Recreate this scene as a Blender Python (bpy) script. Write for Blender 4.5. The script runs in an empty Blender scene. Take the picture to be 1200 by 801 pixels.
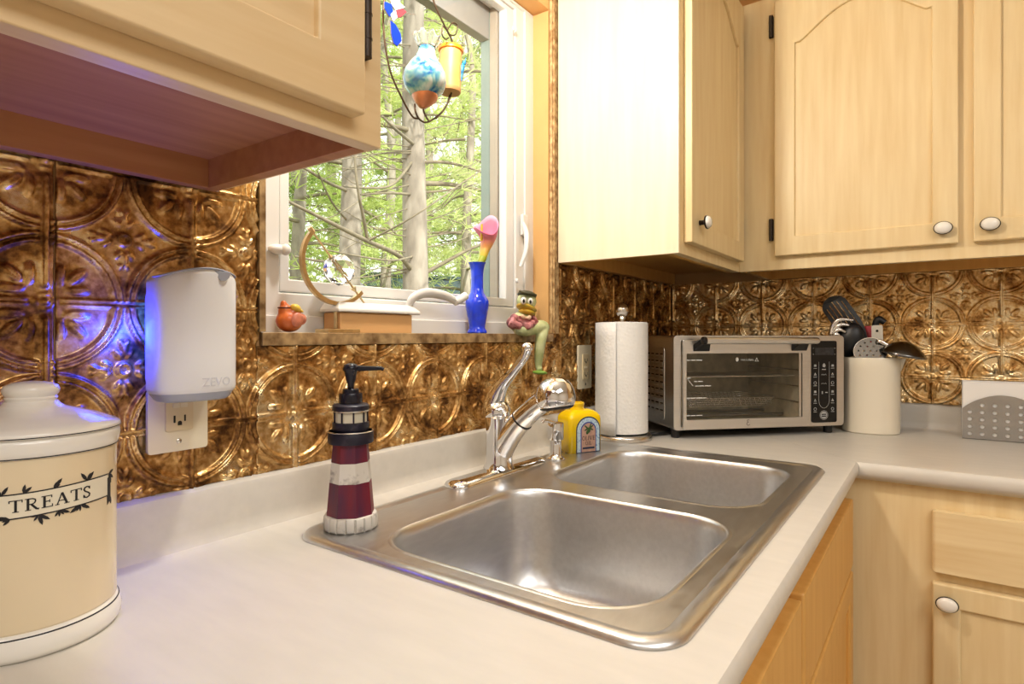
import bpy, bmesh, math, random
import numpy as np
from mathutils import Vector, Matrix, noise
from mathutils.geometry import tessellate_polygon

PI = math.pi
H = 0.914                      # height of the worktop above the floor; below, z = 0 is the worktop
random.seed(7)
SC = bpy.context.scene
COL = SC.collection

# ------------------------------------------------------------------ camera numbers
FPX, YAW, HOR = 696.3, 0.6193, 393.26
CAM = Vector((-2.0837, -0.7817, 0.2662))
FW = Vector((math.cos(YAW), math.sin(YAW), 0)); RT = Vector((math.sin(YAW), -math.cos(YAW), 0)); UP = Vector((0, 0, 1))
def ray(x, y): return FW + RT*((x-600)/FPX) - UP*((y-HOR)/FPX)
def at_y(x, y, Y): d = ray(x, y); return CAM + d*((Y-CAM.y)/d.y)
def at_x(x, y, X): d = ray(x, y); return CAM + d*((X-CAM.x)/d.x)

# ------------------------------------------------------------------ colour / material helpers
def lin(c): c = c/255.0; return c/12.92 if c <= .04045 else ((c+.055)/1.055)**2.4
def rgb(r, g, b): return (lin(r), lin(g), lin(b), 1.0)
MATS = {}
def mat(name, col, rough=.5, metal=0., var=0., scale=30., stretch=(1, 1, 1), bump=0., bscale=None, spec=.5, emis=None, estr=0.,
        trans=0., ior=1.45, coat=0., col2=None, detail=4., rvar=0., ramp=(.35, .65)):
    if name in MATS: return MATS[name]
    m = bpy.data.materials.new(name); m.use_nodes = True; MATS[name] = m
    nt = m.node_tree; N = nt.nodes; L = nt.links
    b = N['Principled BSDF']
    b.inputs['Base Color'].default_value = col; b.inputs['Roughness'].default_value = rough; b.inputs['Metallic'].default_value = metal
    b.inputs['Specular IOR Level'].default_value = spec; b.inputs['IOR'].default_value = ior
    b.inputs['Transmission Weight'].default_value = trans; b.inputs['Coat Weight'].default_value = coat
    if emis: b.inputs['Emission Color'].default_value = emis; b.inputs['Emission Strength'].default_value = estr
    if var or bump or col2 or rvar:
        tc = N.new('ShaderNodeTexCoord'); mp = N.new('ShaderNodeMapping'); mp.inputs['Scale'].default_value = stretch
        nz = N.new('ShaderNodeTexNoise'); nz.inputs['Scale'].default_value = scale; nz.inputs['Detail'].default_value = detail
        L.new(tc.outputs['Object'], mp.inputs['Vector']); L.new(mp.outputs['Vector'], nz.inputs['Vector'])
        if var or col2:
            cr = N.new('ShaderNodeValToRGB'); e = cr.color_ramp.elements
            e[0].position, e[1].position = ramp
            if col2: e[0].color = col2; e[1].color = col
            else:
                e[0].color = tuple(min(1, c*(1-var)) for c in col[:3])+(1,); e[1].color = tuple(min(1, c*(1+var)) for c in col[:3])+(1,)
            L.new(nz.outputs['Fac'], cr.inputs['Fac']); L.new(cr.outputs['Color'], b.inputs['Base Color'])
        if rvar:
            mr = N.new('ShaderNodeMapRange'); mr.inputs['To Min'].default_value = max(0, rough-rvar); mr.inputs['To Max'].default_value = rough+rvar
            mr.inputs['From Min'].default_value = .3; mr.inputs['From Max'].default_value = .7
            L.new(nz.outputs['Fac'], mr.inputs['Value']); L.new(mr.outputs['Result'], b.inputs['Roughness'])
        if bump:
            src = nz
            if bscale:
                src = N.new('ShaderNodeTexNoise'); src.inputs['Scale'].default_value = bscale; src.inputs['Detail'].default_value = 3
                L.new(mp.outputs['Vector'], src.inputs['Vector'])
            bp = N.new('ShaderNodeBump'); bp.inputs['Strength'].default_value = bump; bp.inputs['Distance'].default_value = .002
            L.new(src.outputs['Fac'], bp.inputs['Height']); L.new(bp.outputs['Normal'], b.inputs['Normal'])
    return m

# ------------------------------------------------------------------ mesh builder
class MB:
    def __init__(s): s.v = []; s.f = []
    def add(s, V, F):
        o = len(s.v); s.v += [tuple(p) for p in V]; s.f += [tuple(i+o for i in f) for f in F]; return s
    def box(s, x0, y0, z0, x1, y1, z1):
        x0, x1 = sorted((x0, x1)); y0, y1 = sorted((y0, y1)); z0, z1 = sorted((z0, z1))
        V = [(x, y, z) for x in (x0, x1) for y in (y0, y1) for z in (z0, z1)]
        return s.add(V, [(0, 1, 3, 2), (4, 6, 7, 5), (0, 4, 5, 1), (2, 3, 7, 6), (0, 2, 6, 4), (1, 5, 7, 3)])
    def loft(s, rings, close=True, cap0=True, cap1=True):
        n = len(rings[0]); V = [p for r in rings for p in r]; F = []
        for i in range(len(rings)-1):
            for j in range(n if close else n-1):
                k = (j+1) % n; F.append((i*n+j, i*n+k, (i+1)*n+k, (i+1)*n+j))
        if cap0: F.append(tuple(range(n))[::-1])
        if cap1: F.append(tuple((len(rings)-1)*n+j for j in range(n)))
        return s.add(V, F)
    def lathe(s, prof, c=(0, 0, 0), seg=40, sx=1., sy=1., M=None, cap=True, phase=0.):
        rings = []
        for r, z in prof:
            rings.append([Vector((max(r, 1e-5)*sx*math.cos(2*PI*j/seg+phase), max(r, 1e-5)*sy*math.sin(2*PI*j/seg+phase), z)) for j in range(seg)])
        c = Vector(c)
        rings = [[(M @ p if M else p)+c for p in r] for r in rings]
        return s.loft(rings, True, cap, cap)
    def tube(s, pts, r, seg=10, cap=True, flat=1., ref=None):
        P = [Vector(p) for p in pts]; n = len(P); R = list(r) if hasattr(r, '__len__') else [r]*n
        T = []
        for i in range(n):
            t = (P[min(i+1, n-1)]-P[max(i-1, 0)]); T.append(t.normalized() if t.length > 1e-9 else Vector((0, 0, 1)))
        a = Vector(ref) if ref else (Vector((0, 0, 1)) if abs(T[0].z) < .9 else Vector((1, 0, 0)))
        u = (a-T[0]*a.dot(T[0])).normalized(); rings = []
        for i in range(n):
            u = (u-T[i]*u.dot(T[i])); u = u.normalized(); w = T[i].cross(u)
            rings.append([P[i]+u*(R[i]*math.cos(2*PI*j/seg))+w*(R[i]*flat*math.sin(2*PI*j/seg)) for j in range(seg)])
        return s.loft(rings, True, cap, cap)
    def ell(s, c, r, M=None, seg=20, rg=12):
        r = r if hasattr(r, '__len__') else (r, r, r); rings = []
        for i in range(rg+1):
            t = PI*i/rg; q = max(math.sin(t), 1e-4)
            ring = [Vector((r[0]*q*math.cos(2*PI*j/seg), r[1]*q*math.sin(2*PI*j/seg), -r[2]*math.cos(t))) for j in range(seg)]
            rings.append([(M @ p if M else p)+Vector(c) for p in ring])
        return s.loft(rings)
    def plate(s, outer, holes, mp, d0, d1):
        loops = [outer]+list(holes); flat = [p for l in loops for p in l]
        tri = tessellate_polygon([[Vector((p[0], p[1], 0)) for p in l] for l in loops]); n = len(flat)
        V = [mp(u, v, d0) for u, v in flat]+[mp(u, v, d1) for u, v in flat]; F = []
        for t in tri: F.append(tuple(t)); F.append(tuple(i+n for i in t[::-1]))
        o = 0
        for l in loops:
            m = len(l)
            for j in range(m): k = (j+1) % m; F.append((o+j, o+k, o+k+n, o+j+n))
            o += m
        return s.add(V, F)
def catmull(pts, k=6):
    P = [Vector(p) for p in pts]; P = [P[0]*2-P[1]]+P+[P[-1]*2-P[-2]]; out = []
    for i in range(1, len(P)-2):
        for j in range(k):
            t = j/k; a, b, c, d = P[i-1:i+3]
            out.append(.5*((2*b)+(c-a)*t+(2*a-5*b+4*c-d)*t*t+(3*b-a-3*c+d)*t**3))
    out.append(P[-2]); return out
def interp(vals, k): # radii for a catmull line
    out = []
    for i in range(len(vals)-1): out += [vals[i]+(vals[i+1]-vals[i])*j/k for j in range(k)]
    return out+[vals[-1]]
def rrect(x0, y0, x1, y1, r, n=6):
    out = []
    for cx, cy, a in ((x1-r, y1-r, 0), (x0+r, y1-r, 90), (x0+r, y0+r, 180), (x1-r, y0+r, 270)):
        for i in range(n+1):
            t = math.radians(a+90*i/n); out.append((cx+r*math.cos(t), cy+r*math.sin(t)))
    return out
def circ(cx, cy, r, n=20, ry=None): return [(cx+r*math.cos(2*PI*i/n), cy+(ry or r)*math.sin(2*PI*i/n)) for i in range(n)]

LOCAL = set()
def root_of(o):
    while o.parent: o = o.parent
    return o
def obj(name, mb, m, parent=None, smooth=35, bevel=0., bseg=2, sub=0, recalc=True, solid=0., remesh=0., label=None, kind=None):
    V = np.array(mb.v, dtype=float)
    if parent is None:
        lo, hi = V.min(0), V.max(0); org = np.array([(lo[0]+hi[0])/2, (lo[1]+hi[1])/2, lo[2]])
    elif root_of(parent).name in LOCAL: org = np.zeros(3)
    else: l = root_of(parent).location; org = np.array([l.x, l.y, l.z-H])
    me = bpy.data.meshes.new(name); me.from_pydata((V-org).tolist(), [], mb.f)
    if recalc:
        b = bmesh.new(); b.from_mesh(me); bmesh.ops.recalc_face_normals(b, faces=b.faces); b.to_mesh(me); b.free()
    if smooth: me.shade_smooth(); me.set_sharp_from_angle(angle=math.radians(smooth))
    me.materials.append(m)
    o = bpy.data.objects.new(name, me); COL.objects.link(o)
    if parent is None: o.location = (org[0], org[1], org[2]+H)
    else: o.parent = parent
    if remesh:
        q = o.modifiers.new('remesh', 'REMESH'); q.mode = 'VOXEL'; q.voxel_size = remesh; q.use_smooth_shade = True
        q = o.modifiers.new('smooth', 'SMOOTH'); q.factor = .5; q.iterations = 4
    if solid: q = o.modifiers.new('solid', 'SOLIDIFY'); q.thickness = solid; q.offset = 0
    if bevel:
        q = o.modifiers.new('bevel', 'BEVEL'); q.width = bevel; q.segments = bseg; q.limit_method = 'ANGLE'; q.angle_limit = math.radians(40); q.harden_normals = True
    if sub: q = o.modifiers.new('sub', 'SUBSURF'); q.levels = sub; q.render_levels = sub
    if label: o['label'] = label
    if kind: o['kind'] = kind
    return o
def tag(o, label, cat, group=None, kind=None):
    o['label'] = label; o['category'] = cat
    if group: o['group'] = group
    if kind: o['kind'] = kind
    return o
def thing(name, label, cat, loc, rz=None, group=None, kind=None):
    o = bpy.data.objects.new(name, None); COL.objects.link(o); o.empty_display_size = .05
    o.location = (loc[0], loc[1], loc[2]+H)
    if rz is not None: o.rotation_euler = (0, 0, rz); LOCAL.add(o.name)
    return tag(o, label, cat, group, kind)
def struct(name, mb, m, parent=None, **k):
    o = obj(name, mb, m, parent, **k)
    if parent is None: o['kind'] = 'structure'
    return o
def text2d(body, size):
    cu = bpy.data.curves.new('tmp', 'FONT'); cu.body = body; cu.size = size; cu.align_x = 'CENTER'; cu.align_y = 'CENTER'; cu.resolution_u = 3
    o = bpy.data.objects.new('tmp', cu); COL.objects.link(o)
    me = bpy.data.meshes.new_from_object(o.evaluated_get(bpy.context.evaluated_depsgraph_get()))
    V = [(v.co.x, v.co.y) for v in me.vertices]; F = [tuple(p.vertices) for p in me.polygons]
    bpy.data.objects.remove(o); bpy.data.curves.remove(cu); bpy.data.meshes.remove(me)
    return V, F
# a hand-cut roman alphabet: strokes (points, width) on a letter one unit tall
SERIF = {
 'T': (.80, [([(.4, 0), (.4, 1)], .15), ([(.02, .965), (.78, .965)], .07), ([(.04, .78), (.04, 1)], .06), ([(.76, .78), (.76, 1)], .06), ([(.22, .03), (.58, .03)], .06)]),
 'R': (.84, [([(.2, 0), (.2, 1)], .15), ([(.2, .965), (.45, .965), (.6, .87), (.62, .74), (.56, .58), (.42, .5), (.2, .5)], .09), ([(.38, .5), (.68, .06), (.82, .03)], .14), ([(.03, .03), (.37, .03)], .06), ([(.03, .97), (.2, .97)], .06)]),
 'E': (.74, [([(.2, 0), (.2, 1)], .15), ([(.03, .965), (.62, .965)], .07), ([(.2, .52), (.5, .52)], .07), ([(.03, .035), (.66, .035)], .07), ([(.62, .78), (.62, 1)], .06), ([(.66, 0), (.66, .24)], .06), ([(.5, .4), (.5, .64)], .06)]),
 'A': (.88, [([(.12, 0), (.42, 1)], .07), ([(.42, 1), (.74, 0)], .15), ([(.2, .34), (.62, .34)], .06), ([(0, .03), (.26, .03)], .06), ([(.56, .03), (.9, .03)], .06)]),
 'S': (.62, [([(.5, .8), (.46, .93), (.3, .98), (.14, .92), (.08, .76), (.16, .6), (.4, .44), (.52, .3), (.48, .1), (.3, .02), (.14, .07), (.06, .24)], .11), ([(.52, .72), (.52, .98)], .05), ([(.05, .02), (.05, .3)], .05)]),
 'O': (.9, [([(.43+.36*math.cos(t*PI/8), .5+.46*math.sin(t*PI/8)) for t in range(17)], .11)]),
 'L': (.7, [([(.2, 0), (.2, 1)], .15), ([(.03, .97), (.37, .97)], .06), ([(.03, .035), (.62, .035)], .07), ([(.62, 0), (.62, .25)], .06)]),
 'I': (.42, [([(.2, 0), (.2, 1)], .15), ([(.03, .97), (.37, .97)], .06), ([(.03, .03), (.37, .03)], .06)]),
 'V': (.86, [([(.1, 1), (.42, 0)], .15), ([(.42, 0), (.74, 1)], .07), ([(0, .97), (.28, .97)], .06), ([(.58, .97), (.88, .97)], .06)]),
}
def ribbon(pts, w):
    P = [Vector((p[0], p[1])) for p in pts]; V = []; n = len(P)
    for i in range(n):
        t = (P[min(i+1, n-1)]-P[max(i-1, 0)]).normalized(); q = Vector((-t.y, t.x))*(w/2); V += [P[i]+q, P[i]-q]
    return [(a.x, a.y) for a in V], [(2*i, 2*i+1, 2*i+3, 2*i+2) for i in range(n-1)]
def serif(word, h):
    V = []; F = []; x = 0
    for ch in word:
        adv, st = SERIF[ch]
        for pts, w in st:
            vv, ff = ribbon(pts, w); o = len(V); V += [((a+x)*h, b*h) for a, b in vv]; F += [tuple(i+o for i in f) for f in ff]
        x += adv+.08
    x -= .08
    return [(a-x*h/2, b-h/2) for a, b in V], F
def flat(mb, VF, mp, d0, d1):
    """a printed mark of real (very small) thickness"""
    V, F = VF; n = len(V); mb.v_off = len(mb.v)
    VV = [mp(a, b, d0) for a, b in V]+[mp(a, b, d1) for a, b in V]; FF = [tuple(i+n for i in f) for f in F]
    ed = {}
    for f in F:
        for i in range(len(f)):
            e = (f[i], f[(i+1) % len(f)]); k = tuple(sorted(e)); ed[k] = None if k in ed else e
    for e in ed.values():
        if e: FF.append((e[0], e[1], e[1]+n, e[0]+n))
    mb.add(VV, FF); return mb

# ------------------------------------------------------------------ materials
def wood(name, c1, c2, rough=.42, axis='z'):
    st = {'z': (9, 9, .7), 'x': (.7, 9, 9), 'y': (9, .7, 9)}[axis]
    return mat(name, c1, rough, col2=c2, scale=6, stretch=st, detail=6, bump=.05, bscale=14, ramp=(.25, .7))
CREAM = wood('cream glazed maple', rgb(238, 216, 170), rgb(226, 198, 146))
CREAMX = wood('cream glazed maple rail', rgb(238, 216, 170), rgb(224, 194, 142), axis='y')
WHITEP = wood('pale glazed end panel', rgb(238, 224, 196), rgb(232, 214, 182))
HONEY = wood('honey maple', rgb(228, 176, 98), rgb(216, 160, 82))
TANX = wood('warm maple', rgb(238, 212, 168), rgb(226, 194, 144), axis='x')
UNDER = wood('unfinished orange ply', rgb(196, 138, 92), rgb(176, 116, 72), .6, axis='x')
COUNTER = mat('pale laminate', rgb(214, 208, 198), .32, var=.035, scale=60, stretch=(1, .25, 1), detail=8, ramp=(.3, .7))
STEEL = mat('brushed stainless', (.66, .66, .66, 1), .33, 1., var=.04, scale=120, stretch=(.25, 1, 1), rvar=.03)
OVENST = mat('oven stainless', (.70, .68, .65, 1), .30, 1., var=.03, scale=60, stretch=(.1, 1, 4), rvar=.02)
CHROME = mat('polished chrome', (.82, .82, .83, 1), .05, 1.)
SATIN = mat('satin nickel', (.66, .63, .59, 1), .25, 1.)
BLACKP = mat('black plastic', rgb(22, 22, 24), .38)
BLACKG = mat('black gloss', rgb(8, 8, 9), .08)
IRON = mat('dark bronze hinge', rgb(62, 52, 44), .45, .5, var=.2, scale=60)
VINYL = mat('white vinyl', rgb(226, 224, 220), .35)
CERAM = mat('ivory glaze', rgb(236, 226, 206), .12, coat=.4)
WHITEC = mat('white glaze', rgb(240, 236, 228), .12, coat=.4)
WHITEPL = mat('white plastic', rgb(238, 238, 240), .3)
IVORYPL = mat('ivory plastic', rgb(232, 220, 192), .35)
INK = mat('black ink', rgb(28, 28, 32), .4)
WALLY = mat('yellow wall paint', rgb(212, 166, 106), .7, var=.03, scale=12)
WALLC = mat('cream wall paint', rgb(232, 226, 214), .75, var=.02, scale=12)
CEILM = mat('white ceiling paint', rgb(240, 238, 232), .8, var=.02, scale=20)
GREYEXT = mat('grey green outside casing', rgb(128, 146, 140), .6, var=.05, scale=20)
BROWNEXT = mat('taupe outside casing', rgb(170, 160, 144), .6, var=.05, scale=20)

def tin_material(name='antique bronze tin', lift=0.):
    m = bpy.data.materials.new(name); m.use_nodes = True; nt = m.node_tree; N = nt.nodes; L = nt.links; b = N['Principled BSDF']
    tc = N.new('ShaderNodeTexCoord')
    def nz(s, d, dist=0.):
        n = N.new('ShaderNodeTexNoise'); n.inputs['Scale'].default_value = s; n.inputs['Detail'].default_value = d; n.inputs['Distortion'].default_value = dist
        L.new(tc.outputs['Object'], n.inputs['Vector']); return n
    a = nz(22, 8, .6); c = nz(7, 5, .4); g = nz(160, 4)
    ad = N.new('ShaderNodeMath'); ad.operation = 'MULTIPLY_ADD'; ad.inputs[1].default_value = .6
    L.new(a.outputs['Fac'], ad.inputs[0])
    a2 = N.new('ShaderNodeMath'); a2.operation = 'MULTIPLY'; a2.inputs[1].default_value = .3; L.new(c.outputs['Fac'], a2.inputs[0]); L.new(a2.outputs[0], ad.inputs[2])
    a3 = N.new('ShaderNodeMath'); a3.operation = 'MULTIPLY_ADD'; a3.inputs[1].default_value = .25; L.new(g.outputs['Fac'], a3.inputs[0]); L.new(ad.outputs[0], a3.inputs[2])
    cr = N.new('ShaderNodeValToRGB'); e = cr.color_ramp.elements
    e[0].position = .41; e[0].color = rgb(62, 40, 22); e[1].position = .71; e[1].color = rgb(246, 224, 180)
    for p, q in ((.49, rgb(114, 78, 42)), (.55, rgb(172, 126, 70)), (.63, rgb(222, 182, 120))): x = e.new(p); x.color = q
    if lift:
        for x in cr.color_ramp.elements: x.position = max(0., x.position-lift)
    L.new(a3.outputs[0], cr.inputs['Fac']); L.new(cr.outputs['Color'], b.inputs['Base Color'])
    mr = N.new('ShaderNodeMapRange'); mr.inputs['From Min'].default_value = .35; mr.inputs['From Max'].default_value = .7; mr.inputs['To Min'].default_value = .45; mr.inputs['To Max'].default_value = .2
    L.new(a.outputs['Fac'], mr.inputs['Value']); L.new(mr.outputs['Result'], b.inputs['Roughness'])
    b.inputs['Metallic'].default_value = .85
    bp = N.new('ShaderNodeBump'); bp.inputs['Strength'].default_value = .12; bp.inputs['Distance'].default_value = .001; L.new(g.outputs['Fac'], bp.inputs['Height']); L.new(bp.outputs['Normal'], b.inputs['Normal'])
    return m
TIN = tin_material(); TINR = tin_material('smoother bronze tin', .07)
RAWEDGE = mat('flaking tin edge', rgb(218, 186, 136), .6, .2, col2=rgb(150, 112, 68), scale=70, detail=8, bump=.6, bscale=90)

def pane_material(name, tint=(1, 1, 1, 1), gl=.06):
    m = bpy.data.materials.new(name); m.use_nodes = True; nt = m.node_tree; N = nt.nodes; L = nt.links
    N.remove(N['Principled BSDF']); out = N['Material Output']
    t = N.new('ShaderNodeBsdfTransparent'); t.inputs['Color'].default_value = tint
    g = N.new('ShaderNodeBsdfGlossy'); g.inputs['Roughness'].default_value = .02
    lw = N.new('ShaderNodeLayerWeight'); pw = N.new('ShaderNodeMath'); pw.operation = 'POWER'; pw.inputs[1].default_value = 4; L.new(lw.outputs['Facing'], pw.inputs[0])
    fr = N.new('ShaderNodeMath'); fr.operation = 'MULTIPLY_ADD'; fr.inputs[1].default_value = .6; fr.inputs[2].default_value = .02; L.new(pw.outputs[0], fr.inputs[0])
    mx = N.new('ShaderNodeMixShader'); L.new(fr.outputs[0], mx.inputs['Fac']); L.new(t.outputs[0], mx.inputs[1]); L.new(g.outputs[0], mx.inputs[2]); L.new(mx.outputs[0], out.inputs['Surface'])
    return m
PANE = pane_material('window glass'); OVENGL = pane_material('smoked oven glass', (.92, .91, .89, 1))

# ------------------------------------------------------------------ room shell
XL, YF, ZF, ZC = -4.2, -3.6, -H, 1.53
WX0, WX1, WZ0, WZ1 = -1.602, -.828, .268, 1.075           # window opening
struct('floor', MB().box(XL, YF, ZF-.06, .1, .1, ZF), mat('pale stone tile floor', rgb(190, 182, 170), .35, col2=rgb(168, 158, 146), scale=5, detail=6))
struct('ceiling', MB().box(XL, YF, ZC, .1, .1, ZC+.06), CEILM)
w = MB(); w.box(XL, 0, ZF, WX0, .10, ZC); w.box(WX1, 0, ZF, .1, .10, ZC); w.box(WX0, 0, ZF, WX1, .10, WZ0-.006); w.box(WX0, 0, WZ1, WX1, .10, ZC)
struct('wall_left', w, WALLY)
struct('wall_right', MB().box(0, YF, ZF, .1, 0, ZC), WALLY)
struct('wall_back', MB().box(XL-.1, YF, ZF, XL, .1, ZC), WALLC)
struct('wall_front', MB().box(XL-.1, YF-.1, ZF, .1, YF, ZC), WALLC)
struct('baseboard_front', MB().box(XL, YF, ZF, 0, YF+.015, ZF+.09), VINYL, bevel=.004)
struct('baseboard_back', MB().box(XL, YF+.016, ZF, XL+.015, -.01, ZF+.09), VINYL, bevel=.004)

# window: fixed outer frame, a casement sash, glass, hardware
wy = .05
win = thing('window_1', 'white vinyl casement window over the sink looking out on pines', 'window', ((WX0+WX1)/2, wy, WZ0), kind='structure')
def ringplate(x0, z0, x1, z1, a0, b0, a1, b1, y0, y1):
    return MB().plate([(x0, z0), (x1, z0), (x1, z1), (x0, z1)], [[(a0, b0), (a1, b0), (a1, b1), (a0, b1)]], lambda u, v, d: (u, d, v), y0, y1)
obj('frame', ringplate(WX0+.001, WZ0, WX1-.001, WZ1-.001, -1.540, .334, -.902, 1.060, wy, wy+.05), VINYL, win, bevel=.003)
obj('frame_lip', ringplate(WX0+.001, .268, WX1-.001, WZ1-.002, -1.567, .298, -.868, 1.068, wy-.005, wy), VINYL, win, bevel=.002)
obj('sash', ringplate(-1.538, .336, -.904, 1.058, -1.520, .356, -.936, 1.046, wy+.004, wy+.026), VINYL, win, bevel=.003)
obj('glass', MB().box(-1.519, wy+.016, .357, -.937, wy+.020, 1.045), PANE, win)
oc = MB(); oc.box(-.940, wy+.028, .30, -.925, wy+.050, 1.08); obj('outside_casing', oc, BROWNEXT, win, bevel=.001)
oc = MB(); oc.box(-.940, wy+.051, .30, -.925, wy+.078, 1.08); oc.box(-1.56, wy+.051, .30, -1.53, wy+.078, 1.08); oc.box(-1.53, wy+.051, .30, -.941, wy+.078, .338)
obj('outside_head', MB().box(-1.529, wy+.051, .985, -.9405, wy+.078, 1.08), mat('grey outside head', rgb(150, 150, 146), .6, var=.04, scale=20), win, bevel=.002)
obj('outside_casing', oc, GREYEXT, win, bevel=.002)
# crank operator: tan case with a white cap and a folding handle
mb = MB(); mb.loft([[(x, y, z) for x, y in ((-1.464, .0), (-1.302, .0), (-1.302, .044), (-1.464, .044))] for z in (.269, .305)])
obj('operator_case', mb, mat('tan operator case', rgb(228, 178, 120), .5), win, bevel=.003)
mb = MB(); mb.loft([[(x0, y0, z), (x1, y0, z), (x1, .044, z), (x0, .044, z)] for x0, x1, y0, z in ((-1.472, -1.286, -.006, .305), (-1.472, -1.286, -.006, .310), (-1.462, -1.297, .006, .322))])
obj('operator_cap', mb, VINYL, win, bevel=.002)
k = 5; hp = [(-1.300, .012, .318), (-1.296, .004, .336), (-1.265, .0, .347), (-1.215, -.002, .344), (-1.180, -.004, .333)]
obj('crank_handle', MB().tube(catmull(hp, k), interp([.008, .009, .010, .009, .007], k), 10, flat=.7).tube(catmull([(-1.190, -.004, .334), (-1.178, -.006, .338), (-1.160, -.008, .347)], 4), .0085, 10), VINYL, win, smooth=60)
# sash lock lever and the screw caps
lp = [at_y(613, 262, wy-.012), at_y(617, 275, wy-.03), at_y(616, 295, wy-.032), at_y(610, 312, wy-.022)]
obj('lock_lever', MB().tube(catmull(lp, 6), interp([.006, .009, .008, .006], 6), 10, flat=.7), VINYL, win, smooth=60)
p = at_y(613, 262, wy-.006); obj('lock_base', MB().box(p.x-.012, wy-.014, p.z-.03, p.x+.012, wy-.004, p.z+.022), VINYL, win, bevel=.004, bseg=3)
for q in ((605, 329), (601, 34)):
    p = at_y(q[0], q[1], wy-.008); obj('screw_cap', MB().lathe([(0, 0), (.005, 0), (.006, .003), (.004, .006), (0, .006)], p, 14, M=Matrix.Rotation(PI/2, 3, 'X')), VINYL, win)
p = at_y(326, 292, wy-.008); obj('sash_knob', MB().ell(p, (.017, .009, .008)).ell((p.x+.009, p.y-.006, p.z), (.008, .008, .009)), VINYL, win)

# tin covered sill edge, corner strips of the opening
TINFLAT = mat('worn bronze strip', rgb(208, 178, 132), .42, .45, col2=rgb(120, 92, 60), scale=40, detail=8, bump=.25, bscale=80)
struct('trim_1', MB().box(WX0-.004, -.010, .252, WX1+.004, -.0005, .271).box(WX0+.001, -.009, .2625, WX1-.001, wy-.006, .2675), TINFLAT, bevel=.0012)
struct('trim_2', MB().box(WX0-.008, -.009, .272, WX0+.002, -.0005, 1.10), TINFLAT, bevel=.001)
struct('trim_3', MB().box(WX1, -.008, .272, WX1+.034, -.0005, 1.19).box(WX1+.036, -.012, .452, WX1+.044, -.0005, 1.19).box(WX1+.006, -.011, .272, WX1+.009, -.0005, 1.19), RAWEDGE, bevel=.001)
struct('trim_4', MB().box(WX1-.0045, .0, .2725, WX1+.0005, wy-.002, 1.07), WALLY)

# ------------------------------------------------------------------ embossed tin backsplash
T = .1524
def tin_height(u, v):
    """u, v in tile units measured from the tile centre (-.5 .. .5)"""
    au, av = np.abs(u), np.abs(v); cu, cv = .5-au, .5-av; r = np.hypot(cu, cv)
    g = lambda d, w: np.exp(-(d/w)**2)
    h = np.zeros_like(u)
    gate = lambda x: 1/(1+np.exp(-(x-.105)*120))
    h = np.maximum(h, (.0066*(g(cu-.004, .014)))*gate(cv))
    h = np.maximum(h, .0040*(g(cv-.017, .010))*gate(cu)); h = np.maximum(h, .0030*(g(cu-.034, .008))*gate(cv))
    h = np.maximum(h, .0045*g(r, .026)); h = np.maximum(h, .0026*(g(r-.055, .013)*(.6+.4*np.cos(4*np.arctan2(cv, cu)))))
    inside = (cu > .028) & (cv > .028)
    h = np.where(inside, np.maximum(h, .0046*g(r-.482, .0125)), h); h = np.where(inside, np.maximum(h, .0042*g(r-.430, .0120)), h)
    h = h+np.where(inside & (r > .430) & (r < .482), .0010, 0)
    # acanthus leaf in each corner, on the diagonal
    a = (cu+cv)/math.sqrt(2); b = (cu-cv)/math.sqrt(2)
    leaf = lambda a0, b0, la, lb, ang: (((a-a0)*math.cos(ang)+(b-b0)*math.sin(ang))/la)**2+((-(a-a0)*math.sin(ang)+(b-b0)*math.cos(ang))/lb)**2
    for a0, b0, la, lb, ang, amp in ((.262, 0, .088, .038, 0, .0042), (.200, .078, .080, .034, .75, .0040), (.200, -.078, .080, .034, -.75, .0040), (.165, .040, .045, .02, 1.25, .0028), (.165, -.040, .045, .02, -1.25, .0028)):
        q = leaf(a0, b0, la, lb, ang); bb = -(a-a0)*math.sin(ang)+(b-b0)*math.cos(ang)
        h = np.maximum(h, amp*np.clip(1-q, 0, 1)**.6*(1-.55*g(bb, .006)))
    # flower in the middle
    R = np.hypot(u, v)
    h = np.maximum(h, .0034*g(R-.042, .013)); h = np.maximum(h, .0022*g(R, .016))
    for du, dv in ((1, 0), (-1, 0), (0, 1), (0, -1)):
        s = u*du+v*dv; t = -u*dv+v*du
        for s0, t0, ls, lt, an in ((.150, 0, .058, .030, 0), (.118, .040, .045, .020, .6), (.118, -.040, .045, .020, -.6), (.205, .022, .030, .014, .4), (.205, -.022, .030, .014, -.4)):
            q = (((s-s0)*math.cos(an)+(t-t0)*math.sin(an))/ls)**2+((-(s-s0)*math.sin(an)+(t-t0)*math.cos(an))/lt)**2
            h = np.maximum(h, .0030*np.clip(1-q, 0, 1)**.6)
    return h
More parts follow.
